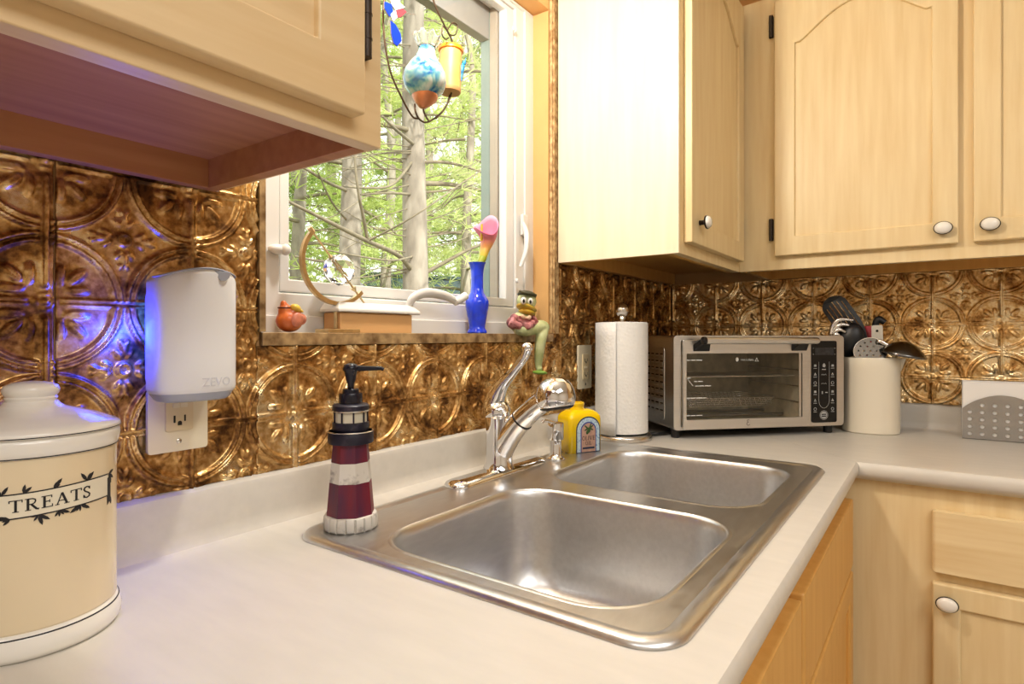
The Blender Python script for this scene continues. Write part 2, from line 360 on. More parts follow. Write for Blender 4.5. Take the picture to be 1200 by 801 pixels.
def tin_panel(label, a0, a1, z0, z1, phase, zphase, right=False, step=.0020):
    na, nz = int((a1-a0)/step)+1, int((z1-z0)/step)+1
    A, Z = np.meshgrid(np.linspace(a0, a1, na), np.linspace(z0, z1, nz), indexing='ij')
    f = lambda x: x-np.floor(x)-.5
    hgt = tin_height(f((A-phase)/T), f((Z-zphase)/T))*1.45
    d = -(.0022+hgt)
    co = np.stack([A, d, Z], -1) if not right else np.stack([d, A, Z], -1)
    co = co.reshape(-1, 3); idx = np.arange(na*nz).reshape(na, nz)
    q = np.stack([idx[:-1, :-1], idx[1:, :-1], idx[1:, 1:], idx[:-1, 1:]], -1).reshape(-1, 4)
    # a rim folded back to the wall so that the sheet has an edge
    bord = np.concatenate([idx[:, 0], idx[-1, 1:], idx[-2::-1, -1], idx[0, -2:0:-1]]); nb = len(bord); base = na*nz
    rim = co[bord].copy(); rim[:, 0 if right else 1] = -.0004
    j = np.arange(nb); k2 = (j+1) % nb
    q = np.concatenate([q, np.stack([bord[j], base+j, base+k2, bord[k2]], -1)]); co = np.concatenate([co, rim])
    org = co.mean(0); org[2] = z0
    me = bpy.data.meshes.new('tin_backsplash_panel'); me.vertices.add(len(co)); me.vertices.foreach_set('co', (co-org).astype(np.float32).ravel())
    me.loops.add(q.size); me.loops.foreach_set('vertex_index', q.astype(np.int32).ravel())
    me.polygons.add(len(q)); me.polygons.foreach_set('loop_start', np.arange(0, q.size, 4, dtype=np.int32)); me.update(calc_edges=True); me.validate()
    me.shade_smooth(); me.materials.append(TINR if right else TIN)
    o = bpy.data.objects.new('tin_backsplash_panel', me); COL.objects.link(o); o.location = (org[0], org[1], org[2]+H)
    return tag(o, label, 'backsplash panel', 'embossed bronze backsplash panels')
SL, SR, ZR, ZRL = -.1789, -.1645, .1477, .1504
tin_panel('embossed bronze tin panel left of the dark seam, behind the treats canister', -2.25, -1.8475, .071, .62, SL, ZRL)
tin_panel('embossed bronze tin panel behind the plug-in device, from the dark seam to the window', -1.8455, WX0-.009, .071, .62, SL, ZRL)
tin_panel('embossed bronze tin panel below the window sill behind the faucet', WX0-.0085, WX1+.006, .071, .2515, SL, ZRL)
tin_panel('embossed bronze tin panel in the shaded corner behind the paper towels', WX1+.0065, -.006, .071, .449, SL, ZRL)
tin_panel('embossed bronze tin panel on the wall behind the toaster oven and crock', -1.5, -.006, .071, .449, SR, ZR, right=True)

# ------------------------------------------------------------------ worktops (two lengths mitred in the corner)
CEY, CEX = -.650, -.636
prof = [(0, -.038), (0, .068), (-.002, .0715), (-.014, .0715), (-.020, .0690), (-.0225, .063), (-.0235, .022), (-.0255, .010), (-.030, .003), (-.038, 0)]
nose = lambda e: [(e+.012, 0), (e+.005, -.0015), (e+.0015, -.006), (e, -.014), (e+.001, -.024), (e+.006, -.033), (e+.014, -.038)]
def sweep(profile, cut0, cut1, mp): # a profile carried between two end cuts (a mitre moves with the depth)
    rings = [[mp(c(d), d, z) for d, z in profile] for c in (cut0, cut1)]
    return MB().loft(rings)
gap = .0006
SXA, SXB, SYA, SYB = -1.590, -.772, -.585, -.105        # cut-out for the sink
mb = MB()
# back strip with upstand, front strip with nosing, the two side fields and the mitred corner field
mb = sweep(prof+[(-.06, 0), (-.06, -.038)], lambda d: -2.75, lambda d: d-gap, lambda a, d, z: (a, d, z))
pf = nose(CEY); mb2 = sweep([(-.60, 0)]+pf+[(-.60, -.038)], lambda d: -2.75, lambda d: d*(CEX/CEY)-gap, lambda a, d, z: (a, d, z)); mb.add(mb2.v, mb2.f)
mb.box(-2.75, -.60, -.038, SXA, -.06, 0); mb.box(SXA, -.60, -.038, SXB, SYA, 0); mb.box(SXA, SYB, -.038, SXB, -.06, 0)
mb.loft([[(SXB, -.06, z), (SXB, -.60, z), (-.60*(CEX/CEY)-gap, -.60, z), (-.06-gap, -.06, z)] for z in (-.038, 0)])
tag(obj('countertop', mb, COUNTER), 'pale laminate countertop under the window holding the steel sink', 'countertop')
mb = sweep(prof+[(-.06, 0), (-.06, -.038)], lambda d: -1.75, lambda d: d-gap, lambda a, d, z: (d, a, z))
pf = nose(CEX); mb2 = sweep([(-.585, 0)]+pf+[(-.585, -.038)], lambda d: -1.75, lambda d: d*(CEY/CEX)-gap, lambda a, d, z: (d, a, z)); mb.add(mb2.v, mb2.f)
mb.loft([[(-.06, -.06-gap, z), (-.585, -.585*(CEY/CEX)-gap, z), (-.585, -1.75, z), (-.06, -1.75, z)] for z in (-.038, 0)])
tag(obj('countertop', mb, COUNTER), 'pale laminate countertop along the right wall under crock and napkin holder', 'countertop')

# ------------------------------------------------------------------ sink
sink = thing('kitchen_sink', 'double bowl stainless steel drop-in sink in the pale countertop', 'sink', (-1.18, -.345, 0))
ox0, oy0, ox1, oy1 = -1.614, -.607, -.750, -.082
B1 = (-1.572, -.560, -1.222, -.190); B2 = (-1.160, -.560, -.815, -.185)
NC = 10
lev = lambda o, r, z: [(x, y, z) for x, y in rrect(ox0+o, oy0+o, ox1-o, oy1-o, r, NC)]
mb = MB().loft([lev(.0, .045, .0005), lev(.0005, .045, .003), lev(.004, .042, .0062), lev(.010, .038, .0072), lev(.016, .034, .0064), lev(.021, .030, .0045)], cap0=False, cap1=False)
inner = rrect(ox0+.021, oy0+.021, ox1-.021, oy1-.021, .030, NC)
hs = [rrect(*[c+q for c, q in zip(B, (-.006, -.006, .006, .006))], .082, NC) for B in (B1, B2)]
loops = [inner]+hs; fl = [p for l in loops for p in l]
mb.add([(x, y, .0045) for x, y in fl], tessellate_polygon([[Vector((x, y, 0)) for x, y in l] for l in loops]))
obj('deck', mb, STEEL, sink, smooth=50, recalc=True)
for B in (B1, B2):
    lv = lambda o, r, z: [(x, y, z) for x, y in rrect(B[0]+o, B[1]+o, B[2]-o, B[3]-o, r, NC)]
    mb = MB().loft([lv(-.006, .082, .0045), lv(-.003, .079, .0056), lv(0, .076, .0046), lv(.003, .073, 0), lv(.005, .072, -.01), lv(.012, .072, -.11), lv(.018, .074, -.145), lv(.030, .07, -.160), lv(.050, .06, -.168), lv(.09, .04, -.171), lv(.150, .02, -.173)], cap0=False, cap1=True)
    b = obj('bowl', mb, STEEL, sink, smooth=60)
    cx, cy = (B[0]+B[2])/2, (B[1]+B[3])/2
    obj('drain', MB().lathe([(0, -.172), (.030, -.172), (.040, -.168), (.045, -.170), (.046, -.1728)], (cx, cy, 0), 28), CHROME, sink)

# ------------------------------------------------------------------ faucet
FX, FY, ZD = -1.178, -.106, .0047
fa = thing('faucet', 'chrome single lever pull-out faucet on the sink deck', 'faucet', (FX, FY, ZD))
lv = lambda o, z: [(x, y, z) for x, y in rrect(FX-.142+o, FY-.026+o, FX+.142-o, FY+.026-o, max(.0255-o, .003), 8)]
obj('base_plate', MB().loft([lv(0, ZD), lv(0, ZD+.004), lv(.003, ZD+.008), lv(.010, ZD+.0115), lv(.018, ZD+.0125)]), CHROME, fa, smooth=50)
body = [(.030, ZD+.012), (.027, ZD+.018), (.0255, ZD+.024), (.0250, .060), (.0255, .100), (.0262, .112)]
obj('body', MB().lathe(body, (FX, FY, 0), 36), CHROME, fa, smooth=50)
P = lambda y, z: (FX, y, z)
k = 6
obj('spout', MB().tube(catmull([P(-.106, .030), P(-.122, .066), P(-.150, .103), P(-.186, .135), P(-.205, .148)], k), interp([.020, .0225, .0215, .0205, .021], k), 24), CHROME, fa, smooth=50)
obj('spout_ring', MB().tube([P(-.1575, .1098), P(-.1595, .1117)], .0222, 24), BLACKP, fa, smooth=50)
hd = MB(); M = Matrix.Rotation(math.radians(-9), 3, 'X')
hd.lathe([(0, .043), (.012, .0415), (.023, .037), (.031, .028), (.0352, .016), (.036, .004), (.0335, -.006), (.031, -.010)], P(-.232, .150), 32, M=M)
obj('spray_head', hd, CHROME, fa, smooth=60)
obj('spray_face', MB().lathe([(.0305, -.0095), (.0300, -.0125), (.026, -.0145), (.012, -.015), (0, -.015)], P(-.232, .150), 32, M=M), BLACKP, fa, smooth=50)
lever = MB().ell(P(-.101, .122), (.0262, .027, .024), seg=28, rg=16)
lever.tube(catmull([P(-.092, .128), P(-.100, .150), P(-.117, .177), P(-.143, .203), P(-.162, .225), P(-.170, .243)], k), interp([.022, .019, .0125, .0088, .0085, .0095], k), 16)
lever.ell(P(-.171, .245), (.0105, .0105, .0095))
obj('lever', lever, CHROME, fa, smooth=60)

# chrome deck pump
sp = thing('soap_pump', 'small chrome soap pump on the sink deck beside the yellow bottle', 'soap dispenser', (-1.003, -.125, ZD))
X, Y = -1.003, -.125
obj('body', MB().lathe([(.021, ZD), (.021, ZD+.003), (.015, ZD+.007), (.0125, ZD+.012), (.0125, .046), (.0165, .047), (.0172, .050), (.0172, .079), (.0165, .082), (0, .0825)], (X, Y, 0), 28), CHROME, sp, smooth=40)
obj('nozzle', MB().tube(catmull([(X, Y, .081), (X-.012, Y+.006, .085), (X-.026, Y+.012, .088), (X-.034, Y+.014, .084)], 5), .0032, 10), CHROME, sp, smooth=60)

# ------------------------------------------------------------------ lighthouse soap dispenser
LX, LY = -1.548, -.128
lh = thing('lighthouse_soap_dispenser', 'wooden lighthouse soap dispenser with maroon and white bands on sink rim', 'soap dispenser', (LX, LY, ZD))
WH = mat('chipped white paint', rgb(228, 222, 212), .6, col2=rgb(168, 160, 152), scale=70, detail=8, bump=.2, ramp=(.30, .46))
MAR = mat('worn maroon paint', rgb(124, 30, 46), .45, col2=rgb(84, 34, 62), scale=40, stretch=(1, 1, .25), detail=8, bump=.2)
NAV = mat('worn navy paint', rgb(24, 22, 40), .4, col2=rgb(60, 50, 66), scale=90, detail=8, bump=.2, ramp=(.25, .45))
mb = MB(); n = 144; rg = []
for r, z in ((.0345, ZD), (.036, ZD+.002), (.036, .0205), (.0345, .0235), (.033, .0240)):
    rg.append([(LX+(r-(.0030 if (j % 8 == 0 and .006 < z < .022) else 0))*math.cos(2*PI*j/n), LY+(r-(.0030 if (j % 8 == 0 and .006 < z < .022) else 0))*math.sin(2*PI*j/n), z) for j in range(n)])
rg.insert(2, [(LX+(.036-(.0030 if j % 8 == 0 else 0))*math.cos(2*PI*j/n), LY+(.036-(.0030 if j % 8 == 0 else 0))*math.sin(2*PI*j/n), .008) for j in range(n)])
obj('stone_base', mb.loft(rg), WH, lh, smooth=30)
oc8 = lambda r, z: [(LX+r*math.cos(2*PI*j/8+.32), LY+r*math.sin(2*PI*j/8+.32), z) for j in range(8)]
rr = lambda z: .0325-(z-.024)/(.122-.024)*.0085
for nm, z0, z1, m in (('tower_band', .024, .068, MAR), ('tower_band', .068, .095, WH), ('tower_band', .095, .1215, MAR)):
    obj(nm, MB().loft([oc8(rr(z0), z0), oc8(rr(z1), z1)]), m, lh, smooth=20, bevel=.0006)
obj('gallery', MB().lathe([(.024, .120), (.030, .1205), (.0305, .123), (.0305, .135), (.029, .137), (.022, .137)], (LX, LY, 0), 40), NAV, lh, smooth=40)
mb = MB().lathe([(.024, .137), (.0245, .138), (.0245, .148), (.022, .149)], (LX, LY, 0), 36); mb.lathe([(.0245, .164), (.0245, .171), (.0225, .173), (.017, .174)], (LX, LY, 0), 36)
obj('lantern_trim', mb, NAV, lh, smooth=40)
obj('lantern_rail', MB().lathe([(.0245, .1625), (.0258, .1632), (.0258, .1648), (.0245, .1655)], (LX, LY, 0), 36).lathe([(.0305, .1355), (.0312, .1362), (.0305, .1370)], (LX, LY, 0), 36), SATIN, lh, smooth=40)
obj('lantern_glass', MB().lathe([(.0222, .148), (.0222, .1635)], (LX, LY, 0), 12), mat('lantern cream', rgb(220, 212, 190), .3), lh, smooth=20)
mb = MB()
for j in range(9): a = 2*PI*j/9; mb.box(LX+.0225*math.cos(a)-.0008, LY+.0225*math.sin(a)-.0008, .1482, LX+.0225*math.cos(a)+.0008, LY+.0225*math.sin(a)+.0008, .1632)
obj('lantern_bars', mb, NAV, lh)
PUMP = mat('navy black pump plastic', rgb(20, 20, 34), .22)
obj('pump_collar', MB().lathe([(.0155, .173), (.0158, .175), (.0158, .1865), (.015, .188), (.0112, .188), (.0108, .193), (.0095, .194), (.005, .194)], (LX, LY, 0), 32), PUMP, lh, smooth=35)
obj('pump_head', MB().lathe([(.0042, .193), (.0046, .200), (.0066, .206), (.0078, .213), (.0086, .217), (.0106, .219), (.0108, .222), (.009, .2265), (.004, .2285), (0, .2288)], (LX, LY, 0), 28), PUMP, lh, smooth=50)
q = Vector((RT.x, RT.y, 0)); c = Vector((LX, LY, .2215))
obj('nozzle', MB().tube([c+q*.006, c+q*.022, c+q*.042, c+q*.045-UP*.002], [.0042, .0034, .0026, .0024], 10, flat=.7), PUMP, lh, smooth=50)

# ------------------------------------------------------------------ yellow olive oil bottle
ol = thing('olive_oil_bottle', 'square yellow olive oil bottle without cap beside the paper towels', 'bottle', (-.940, -.1235, .0003), rz=math.atan2(-.038, .075))
YEL = mat('yellow glaze', rgb(250, 208, 10), .22, coat=.3)
W, D = .088, .058
lv = lambda o, z, r=.010: [(x, y, z) for x, y in rrect(o, o*.67, W-o, D-o*.67, max(r-o*.05, .004), 5)]
obj('body', MB().loft([lv(.003, .0), lv(0, .003), lv(0, .076), lv(.001, .084), lv(.006, .091), lv(.014, .0965), lv(.024, .0995)]), YEL, ol, smooth=50)
obj('neck', MB().lathe([(.0165, .097), (.0160, .104), (.0160, .107), (.0168, .108), (.0168, .1135), (.0155, .115), (.0125, .115), (.0125, .101), (0, .101)], (W/2-.006, D/2, 0), 28), YEL, ol, smooth=40)
mpf = lambda u, v, d: (u, -d, v)
def arch(x0, x1, z0, z1, n=14):
    r = (x1-x0)/2; cx = (x0+x1)/2
    return [(x0, z0), (x1, z0)]+[(cx+r*math.cos(PI*i/n), z1-r*.92+r*.92*math.sin(PI*i/n)) for i in range(n+1)]
DKB = mat('dark blue print', rgb(26, 44, 74), .4)
obj('label_border', MB().plate(arch(.0165, .0815, .004, .085), [], mpf, .0000, .0006), DKB, ol, smooth=0)
obj('label_band', MB().plate(arch(.019, .079, .006, .082), [], mpf, .0004, .0009), mat('pale blue tile print', rgb(206, 226, 238), .4, col2=rgb(120, 160, 200), scale=220, ramp=(.3, .5)), ol, smooth=0)
obj('label_line', MB().plate(arch(.028, .070, .006, .073), [], mpf, .0007, .0012), mat('blue print', rgb(44, 66, 150), .4), ol, smooth=0)
obj('label_panel', MB().plate(arch(.0303, .0677, .006, .070), [], mpf, .001, .0015), mat('dusty pink print', rgb(206, 164, 142), .5, col2=rgb(188, 150, 134), scale=120), ol, smooth=0)
mb = MB()
for w_, zz, hh in (('OLIVE', .0365, .0095), ('OIL', .0255, .0085)): flat(mb, serif(w_, hh), lambda a, b, d: (.049+a*.92, -d, zz+b), .0014, .0018)
obj('label_lettering', mb, INK, ol, smooth=0)
obj('label_strip', MB().plate([(.033, .0125), (.065, .0125), (.065, .0165), (.033, .0165)], [], mpf, .0014, .0018), DKB, ol, smooth=0)
mb = MB()
for cx, cz, rx, rz_, an in ((.050, .0545, .0042, .0062, 0), (.0465, .050, .0038, .0055, .5)): mb.ell((cx, -.0015, cz), (rx, .0012, rz_), Matrix.Rotation(an, 3, 'Y'), 12, 8)
for an, L_ in ((.9, .014), (-.9, .014), (.4, .015), (2.0, .012), (-2.0, .012)):
    mb.ell((.050+math.sin(an)*L_*.6, -.0015, .058+math.cos(an)*L_*.35), (.0018, .0007, L_*.5), Matrix.Rotation(an, 3, 'Y'), 10, 6)
obj('label_olives', mb, mat('olive green print', rgb(52, 84, 40), .5), ol)

# ------------------------------------------------------------------ paper towels
TX, TY = -.660, -.118
th = thing('paper_towel_holder', 'upright steel paper towel holder with round finial beside the toaster oven', 'paper towel holder', (TX, TY, 0))
obj('base', MB().lathe([(.072, .0003), (.076, .001), (.077, .009), (.074, .014), (.070, .0155), (0, .0155)], (TX, TY, 0), 48), SATIN, th, smooth=40)
obj('post', MB().lathe([(.006, .0155), (.006, .318)], (TX, TY, 0), 20), SATIN, th)
obj('finial', MB().ell((TX, TY, .3325), .0178, None, 28, 18).lathe([(.010, .310), (.008, .318)], (TX, TY, 0), 20), SATIN, th, smooth=60)
PAPER = mat('embossed white paper', rgb(242, 240, 236), .85, bump=.0)
def paper_mat():
    nt = PAPER.node_tree; N = nt.nodes; L = nt.links; tc = N.new('ShaderNodeTexCoord'); v = N.new('ShaderNodeTexVoronoi'); v.inputs['Scale'].default_value = 130
    L.new(tc.outputs['Object'], v.inputs['Vector']); b = N.new('ShaderNodeBump'); b.inputs['Strength'].default_value = .55; b.inputs['Distance'].default_value = .0016; L.new(v.outputs['Distance'], b.inputs['Height']); L.new(b.outputs['Normal'], N['Principled BSDF'].inputs['Normal'])
paper_mat()
ro = thing('paper_towel_roll', 'white quilted paper towel roll with a loose end on the holder', 'paper towel roll', (TX, TY, .016))
obj('roll', MB().lathe([(.019, .018), (.062, .018), (.0660, .020), (.0660, .2985), (.062, .301), (.019, .301), (.019, .018)], (TX, TY, 0), 64, cap=False), PAPER, ro, smooth=40)
obj('core', MB().lathe([(.017, .018), (.019, .018), (.019, .303), (.017, .303), (.017, .018)], (TX, TY, 0), 32, cap=False), mat('grey card', rgb(172, 156, 134), .8), ro)
va = math.atan2(CAM.y-TY, CAM.x-TX)
sh = MB(); rings = []
for i in range(25):
    f = i/24; z = [.017, .30]
    ring = []
    for zz in np.linspace(.017, .300, 9):
        ang = va-1.75+f*1.55; r = .0665+.0012*math.sin(f*9)+ (.0035+.006*(1-(zz-.017)/.283))*(f if f > .5 else f*.8)*1.0
        ring.append((TX+r*math.cos(ang), TY+r*math.sin(ang), zz))
    rings.append(ring)
sh.loft(rings, close=False, cap0=False, cap1=False)
obj('loose_sheet', sh, PAPER, ro, smooth=60, solid=.0008, recalc=False)

# ------------------------------------------------------------------ toaster oven
ang = -.76469; ux, uy = math.cos(ang), math.sin(ang)
ov = thing('toaster_oven', 'stainless steel toaster oven with glass door set across the corner', 'toaster oven', (-.585-.017*ux, -.245-.017*uy, 0), rz=ang)
W, D, Z0, Z1 = .498, .285, .0225, .267
mpo = lambda u, v, d: (u, -d, v)
mb = MB().plate(rrect(0, Z0, W, Z1, .010, 5), [rrect(.020, Z0+.008, .385, Z1-.012, .004, 3)], lambda u, v, d: (u, d, v), .0, .012)
mb.plate(rrect(0, Z0, W, Z1, .010, 5), [rrect(.003, Z0+.003, W-.003, Z1-.003, .009, 5)], lambda u, v, d: (u, d, v), .0115, D-.004)
mb.plate(rrect(0, Z0, W, Z1, .010, 5), [], lambda u, v, d: (u, d, v), D-.004, D)
obj('casing', mb, OVENST, ov, smooth=35, bevel=.0012)
# raised frame around the louvres and the louvres on the left flank
mb = MB(); mb.plate(rrect(.055, .042, .245, .236, .010, 4), [rrect(.059, .046, .241, .232, .008, 4)], lambda u, v, d: (-d, u, v), 0, .0012)
for i, yy in enumerate((.072, .100, .128, .156, .184, .212)):
    for jz in range(9):
        z = .056+jz*.0188; mb.loft([[( -.0005, yy-.009, z), (-.0005, yy+.009, z), (-.0005, yy+.009, z+.009), (-.0005, yy-.009, z+.009)], [(-.0016, yy-.008, z+.003), (-.0016, yy+.008, z+.003), (-.0016, yy+.008, z+.0055), (-.0016, yy-.008, z+.0055)]])
obj('side_louvres', mb, OVENST, ov, smooth=30)
mb = MB()
for yy in (.072, .100, .128, .156, .184, .212):
    for jz in range(9): z = .056+jz*.0188; mb.box(-.0010, yy-.008, z+.0092, .0005, yy+.008, z+.0125)
obj('side_slots', mb, BLACKP, ov)
# cavity
CAV = mat('dark enamel cavity', rgb(206, 196, 172), .4, .1, var=.2, scale=30)
mb = MB(); t = .003; x0, x1, a0, a1 = .026, .380, Z0+.012, Z1-.016
mb.box(x0, .013, a0, x1, D-.02, a0+t); mb.box(x0, .013, a1-t, x1, D-.02, a1); mb.box(x0, .013, a0, x0+t, D-.02, a1); mb.box(x1-t, .013, a0, x1, D-.02, a1); mb.box(x0, D-.022, a0, x1, D-.019, a1)
obj('cavity', mb, CAV, ov)
for z in (.085, .128, .172):
    for x in (x0+.004, x1-.006): obj('rack_guide', MB().box(x-.001, .02, z, x+.003, D-.03, z+.003), SATIN, ov)
mb = MB().tube([(x0+.005, .028, .158), (x1-.006, .028, .158)], .0016, 8).tube([(x0+.005, .21, .158), (x1-.006, .21, .158)], .0016, 8)
for i in range(24): x = x0+.012+i*.0142; mb.tube([(x, .028, .1585), (x, .21, .1585)], .0009, 6)
obj('wire_rack', mb, SATIN, ov, smooth=60)
bk = MB(); bx0, bx1, by0, by1 = .045, .325, .035, .20
for i in range(5): z = .076+i*.0058; o = .016-i*.004; bk.tube([(x, y, z) for x, y in rrect(bx0+o, by0+o, bx1-o, by1-o, .02, 4)+[rrect(bx0+o, by0+o, bx1-o, by1-o, .02, 4)[0]]], .0011, 6)
for i in range(20): x = bx0+.02+i*.0126; bk.tube([(x, by0, .1), (x, by0+.016, .076), (x, by1-.016, .076), (x, by1, .1)], .0008, 6)
for i in range(16): x = bx0+.02+i*.0155; bk.tube([(x, by0, .1), (x+.018, by0+.016, .076)], .0008, 6)
obj('wire_basket', bk, SATIN, ov, smooth=60)
for z in (.046, .236):
    for y in (.09, .18): obj('heating_rod', MB().tube([(x0+.004, y, z), (x1-.004, y, z)], .004, 10), mat('grey element', rgb(120, 112, 100), .4, .5), ov, smooth=60)
# door
dr = obj('door', MB().plate(rrect(.022, Z0+.004, .377, Z1-.012, .004, 3), [rrect(.030, .050, .3635, .2205, .003, 3)], mpo, .001, .011), OVENST, ov, bevel=.001, smooth=30)
obj('glass', MB().box(.0295, -.0075, .0495, .364, -.0045, .221), OVENGL, dr)
obj('glass_stile', MB().box(.354, -.0095, .050, .3605, -.0078, .2205), SATIN, dr)
hb = MB().tube([(.066, -.038, .2535), (.386, -.038, .2535)], .0085, 20); hb.tube([(.380, -.038, .2535), (.386, -.038, .2535), (.392, -.030, .2535), (.394, -.02, .2535)], .0083, 16)
obj('handle', hb, OVENST, dr, smooth=50)
for x in (.070, .352):
    obj('handle_mount', MB().loft([[(x+a, -.011, .226), (x+b, -.011, .226), (x+b, -.011, .244), (x+a, -.011, .244)] for a, b in ((-.022, .024),)]+[[(x-.012, -.034, .246), (x+.014, -.034, .246), (x+.014, -.034, .259), (x-.012, -.034, .259)]]), BLACKP, dr, bevel=.001)
obj('handle_cap', MB().lathe([(.0095, -.003), (.0105, 0), (.0105, .006), (.007, .009), (0, .0095)], (.066, -.038, .2535), 20, M=Matrix.Rotation(-PI/2, 3, 'Y')), BLACKP, dr, smooth=40)
WHI = mat('white print', rgb(226, 226, 222), .5)
mo = lambda a, b, d: (a, -d, b)
fl = .0076
def dprint(mb): obj('door_print', mb, WHI, dr, smooth=0)
mb = MB(); flat(mb, text2d('Hot Surface', .0085), lambda a, b, d: (.203+a*.9, -d, .2035+b), fl, fl+.0004); dprint(mb); mb = MB()
mb.plate([(.225, .199), (.236, .199), (.2305, .2095)], [[(.2268, .2001), (.2342, .2001), (.2305, .2073)]], mo, fl, fl+.0004); dprint(mb); mb = MB()
mb.plate(circ(.174, .2045, .0042, 14, .0055), [], mo, fl, fl+.0004); dprint(mb)
for z, x0_, segs in ((.2035, .032, 3), (.1575, .034, 1), (.1485, .052, 2), (.137, .056, 3), (.106, .032, 4), (.061, .032, 3)):
    x = x0_; mb = MB()
    for s_ in range(segs): l_ = .009+.004*((s_*7) % 3); mb.box(x, -fl-.0004, z-.0011, x+l_, -fl, z+.0011); x += l_+.0022
    dprint(mb)
mb = MB(); v_, f_ = ribbon([(.0335, .157), (.041, .147), (.050, .137)], .0011); flat(mb, (v_, f_), mo, fl, fl+.0004)
dprint(mb)
ep = [(.2072, .0455), (.2045, .0468), (.2015, .0455), (.2012, .0425), (.204, .0405), (.2008, .0392), (.1995, .0355), (.2018, .0325), (.2055, .0325), (.208, .0345)]
v_, f_ = ribbon([(p.x, p.y) for p in catmull([(a, b, 0) for a, b in ep], 4)], .0012)
obj('logo', flat(MB(), (v_, f_), mo, .0112, .0118), mat('dark grey print', rgb(70, 62, 56), .4), dr, smooth=0)
# control panel
cp = obj('control_panel', MB().plate(rrect(.398, .032, .4745, .2525, .005, 4), [], mpo, .0002, .0022), BLACKG, ov, bevel=.0006)
mb = MB(); cl = .0023; m2 = lambda u, v, d: (u, -d, v)
def ringshape(outer, inner_): mb.plate(outer, [inner_], m2, cl, cl+.0003)
for sx in (.419, .451): mb.box(sx-.0004, -cl-.0003, .093, sx+.0004, -cl, .196)
v_, f_ = ribbon([(.419+.016+.016*math.cos(PI+PI*i/14), .093+.022*math.sin(PI+PI*i/14)) for i in range(15)], .0008); flat(mb, (v_, f_), m2, cl, cl+.0003)
ringshape(circ(.4345, .052, .0125, 28), circ(.4345, .052, .0115, 28)); mb.plate(circ(.4345, .052, .0100, 26), [rrect(.427, .0525, .442, .0555, .001, 2), rrect(.427, .0475, .442, .0505, .001, 2)], m2, cl, cl+.0003)
for i in range(6):
    z = .186-i*.0235
    for sx in (.408, .461):
        kx = (i+int(sx*100)) % 3
        if kx == 0: mb.plate(circ(sx, z, .0045, 12), [circ(sx, z, .0033, 12)], m2, cl, cl+.0003)
        elif kx == 1: mb.plate([(sx-.004, z-.003), (sx+.004, z-.003), (sx+.003, z+.003), (sx-.003, z+.003)], [], m2, cl, cl+.0003)
        else: mb.plate([(sx, z+.0045), (sx-.004, z-.003), (sx+.004, z-.003)], [circ(sx, z-.0008, .0013, 8)], m2, cl, cl+.0003)
        mb.box(sx-.005, -cl-.0003, z-.0082, sx+.005, -cl, z-.0068)
mb.plate([(.435, .193), (.4305, .188), (.431, .182), (.438, .181), (.4395, .187)], [], m2, cl, cl+.0003)
mb.box(.4285, -cl-.0003, .1745, .4405, -cl, .1765)
for z in (.160, .136):
    v_, f_ = ribbon([(.427, z), (.4295, z+.003), (.432, z), (.4345, z+.003), (.437, z), (.4395, z+.003), (.442, z)], .001); flat(mb, (v_, f_), m2, cl, cl+.0003)
mb.box(.428, -cl-.0003, .109, .4315, -cl, .1165); mb.box(.439, -cl-.0003, .112, .446, -cl, .1145)
for z in (.232, .216):
    for sx in (.4025, .468): mb.box(sx-.002, -cl-.0003, z, sx+.002, -cl, z+.001)
obj('panel_marks', mb, mat('dim white print', rgb(170, 170, 168), .5), cp, smooth=0)
obj('display', MB().plate(rrect(.408, .2145, .464, .234, .002, 3), [], m2, cl-.0002, cl+.0003), mat('grey display film', rgb(52, 52, 54), .3, var=.4, scale=120), cp, smooth=0)
for x, y in ((.017, .025), (W-.03, .025), (.02, D-.03), (W-.03, D-.03)):
    obj('foot', MB().lathe([(.0095, .0003), (.0115, .002), (.0115, .018), (.013, .0235)], (x, y, 0), 20), BLACKP, ov, smooth=40)
# mains lead coming out from behind the oven
tag(obj('power_cord', MB().tube(catmull([(-.46, -.05, .006), (-.53, -.055, .0055), (-.575, -.115, .0055), (-.585, -.165, .0055), (-.55, -.19, .0055), (-.50, -.20, .0055), (-.46, -.21, .0055)], 6), .0045, 10), BLACKP, smooth=60),
    'black power cord lying between toaster oven and paper towels', 'cord')

# ------------------------------------------------------------------ utensil crock and the tools in it
KX, KY = -.165, -.635
ck = thing('utensil_crock', 'cream oval crock full of utensils right of the toaster oven', 'crock', (KX, KY, 0))
sx, sy = .82, 1.0
pr = [(.066, .0003), (.0695, .003), (.070, .010), (.070, .172), (.0715, .176), (.0715, .203), (.0700, .2065), (.0665, .207), (.0645, .203), (.064, .02), (0, .018)]
obj('pot', MB().lathe(pr, (KX, KY, 0), 56, sx, sy), CERAM, ck, smooth=35)
lp = MB().loft([[(KX-.004, KY-.060, .170), (KX+.004, KY-.060, .170), (KX+.002, KY-.0715, .170), (KX-.002, KY-.0715, .170)], [(KX-.012, KY-.060, .203), (KX+.012, KY-.060, .203), (KX+.008, KY-.083, .206), (KX-.008, KY-.083, .206)]])
obj('pouring_lip', lp, CERAM, ck, bevel=.002, smooth=50)
def ut(px_, py_, X=-.17): p = at_x(px_, py_, X); return p
def bent_plate(outer, holes, org, axu, axv, thick, curve=0.):
    n = axu.cross(axv).normalized(); o = Vector(org)
    return MB().plate(outer, holes, lambda u, v, d: o+axu*u+axv*v+n*(d-curve*(u*u)), -thick/2, thick/2)
def slot(x, y0, y1, w_): return [(x-w_/2, y0), (x+w_/2, y0), (x+w_/2, y1), (x-w_/2, y1)]
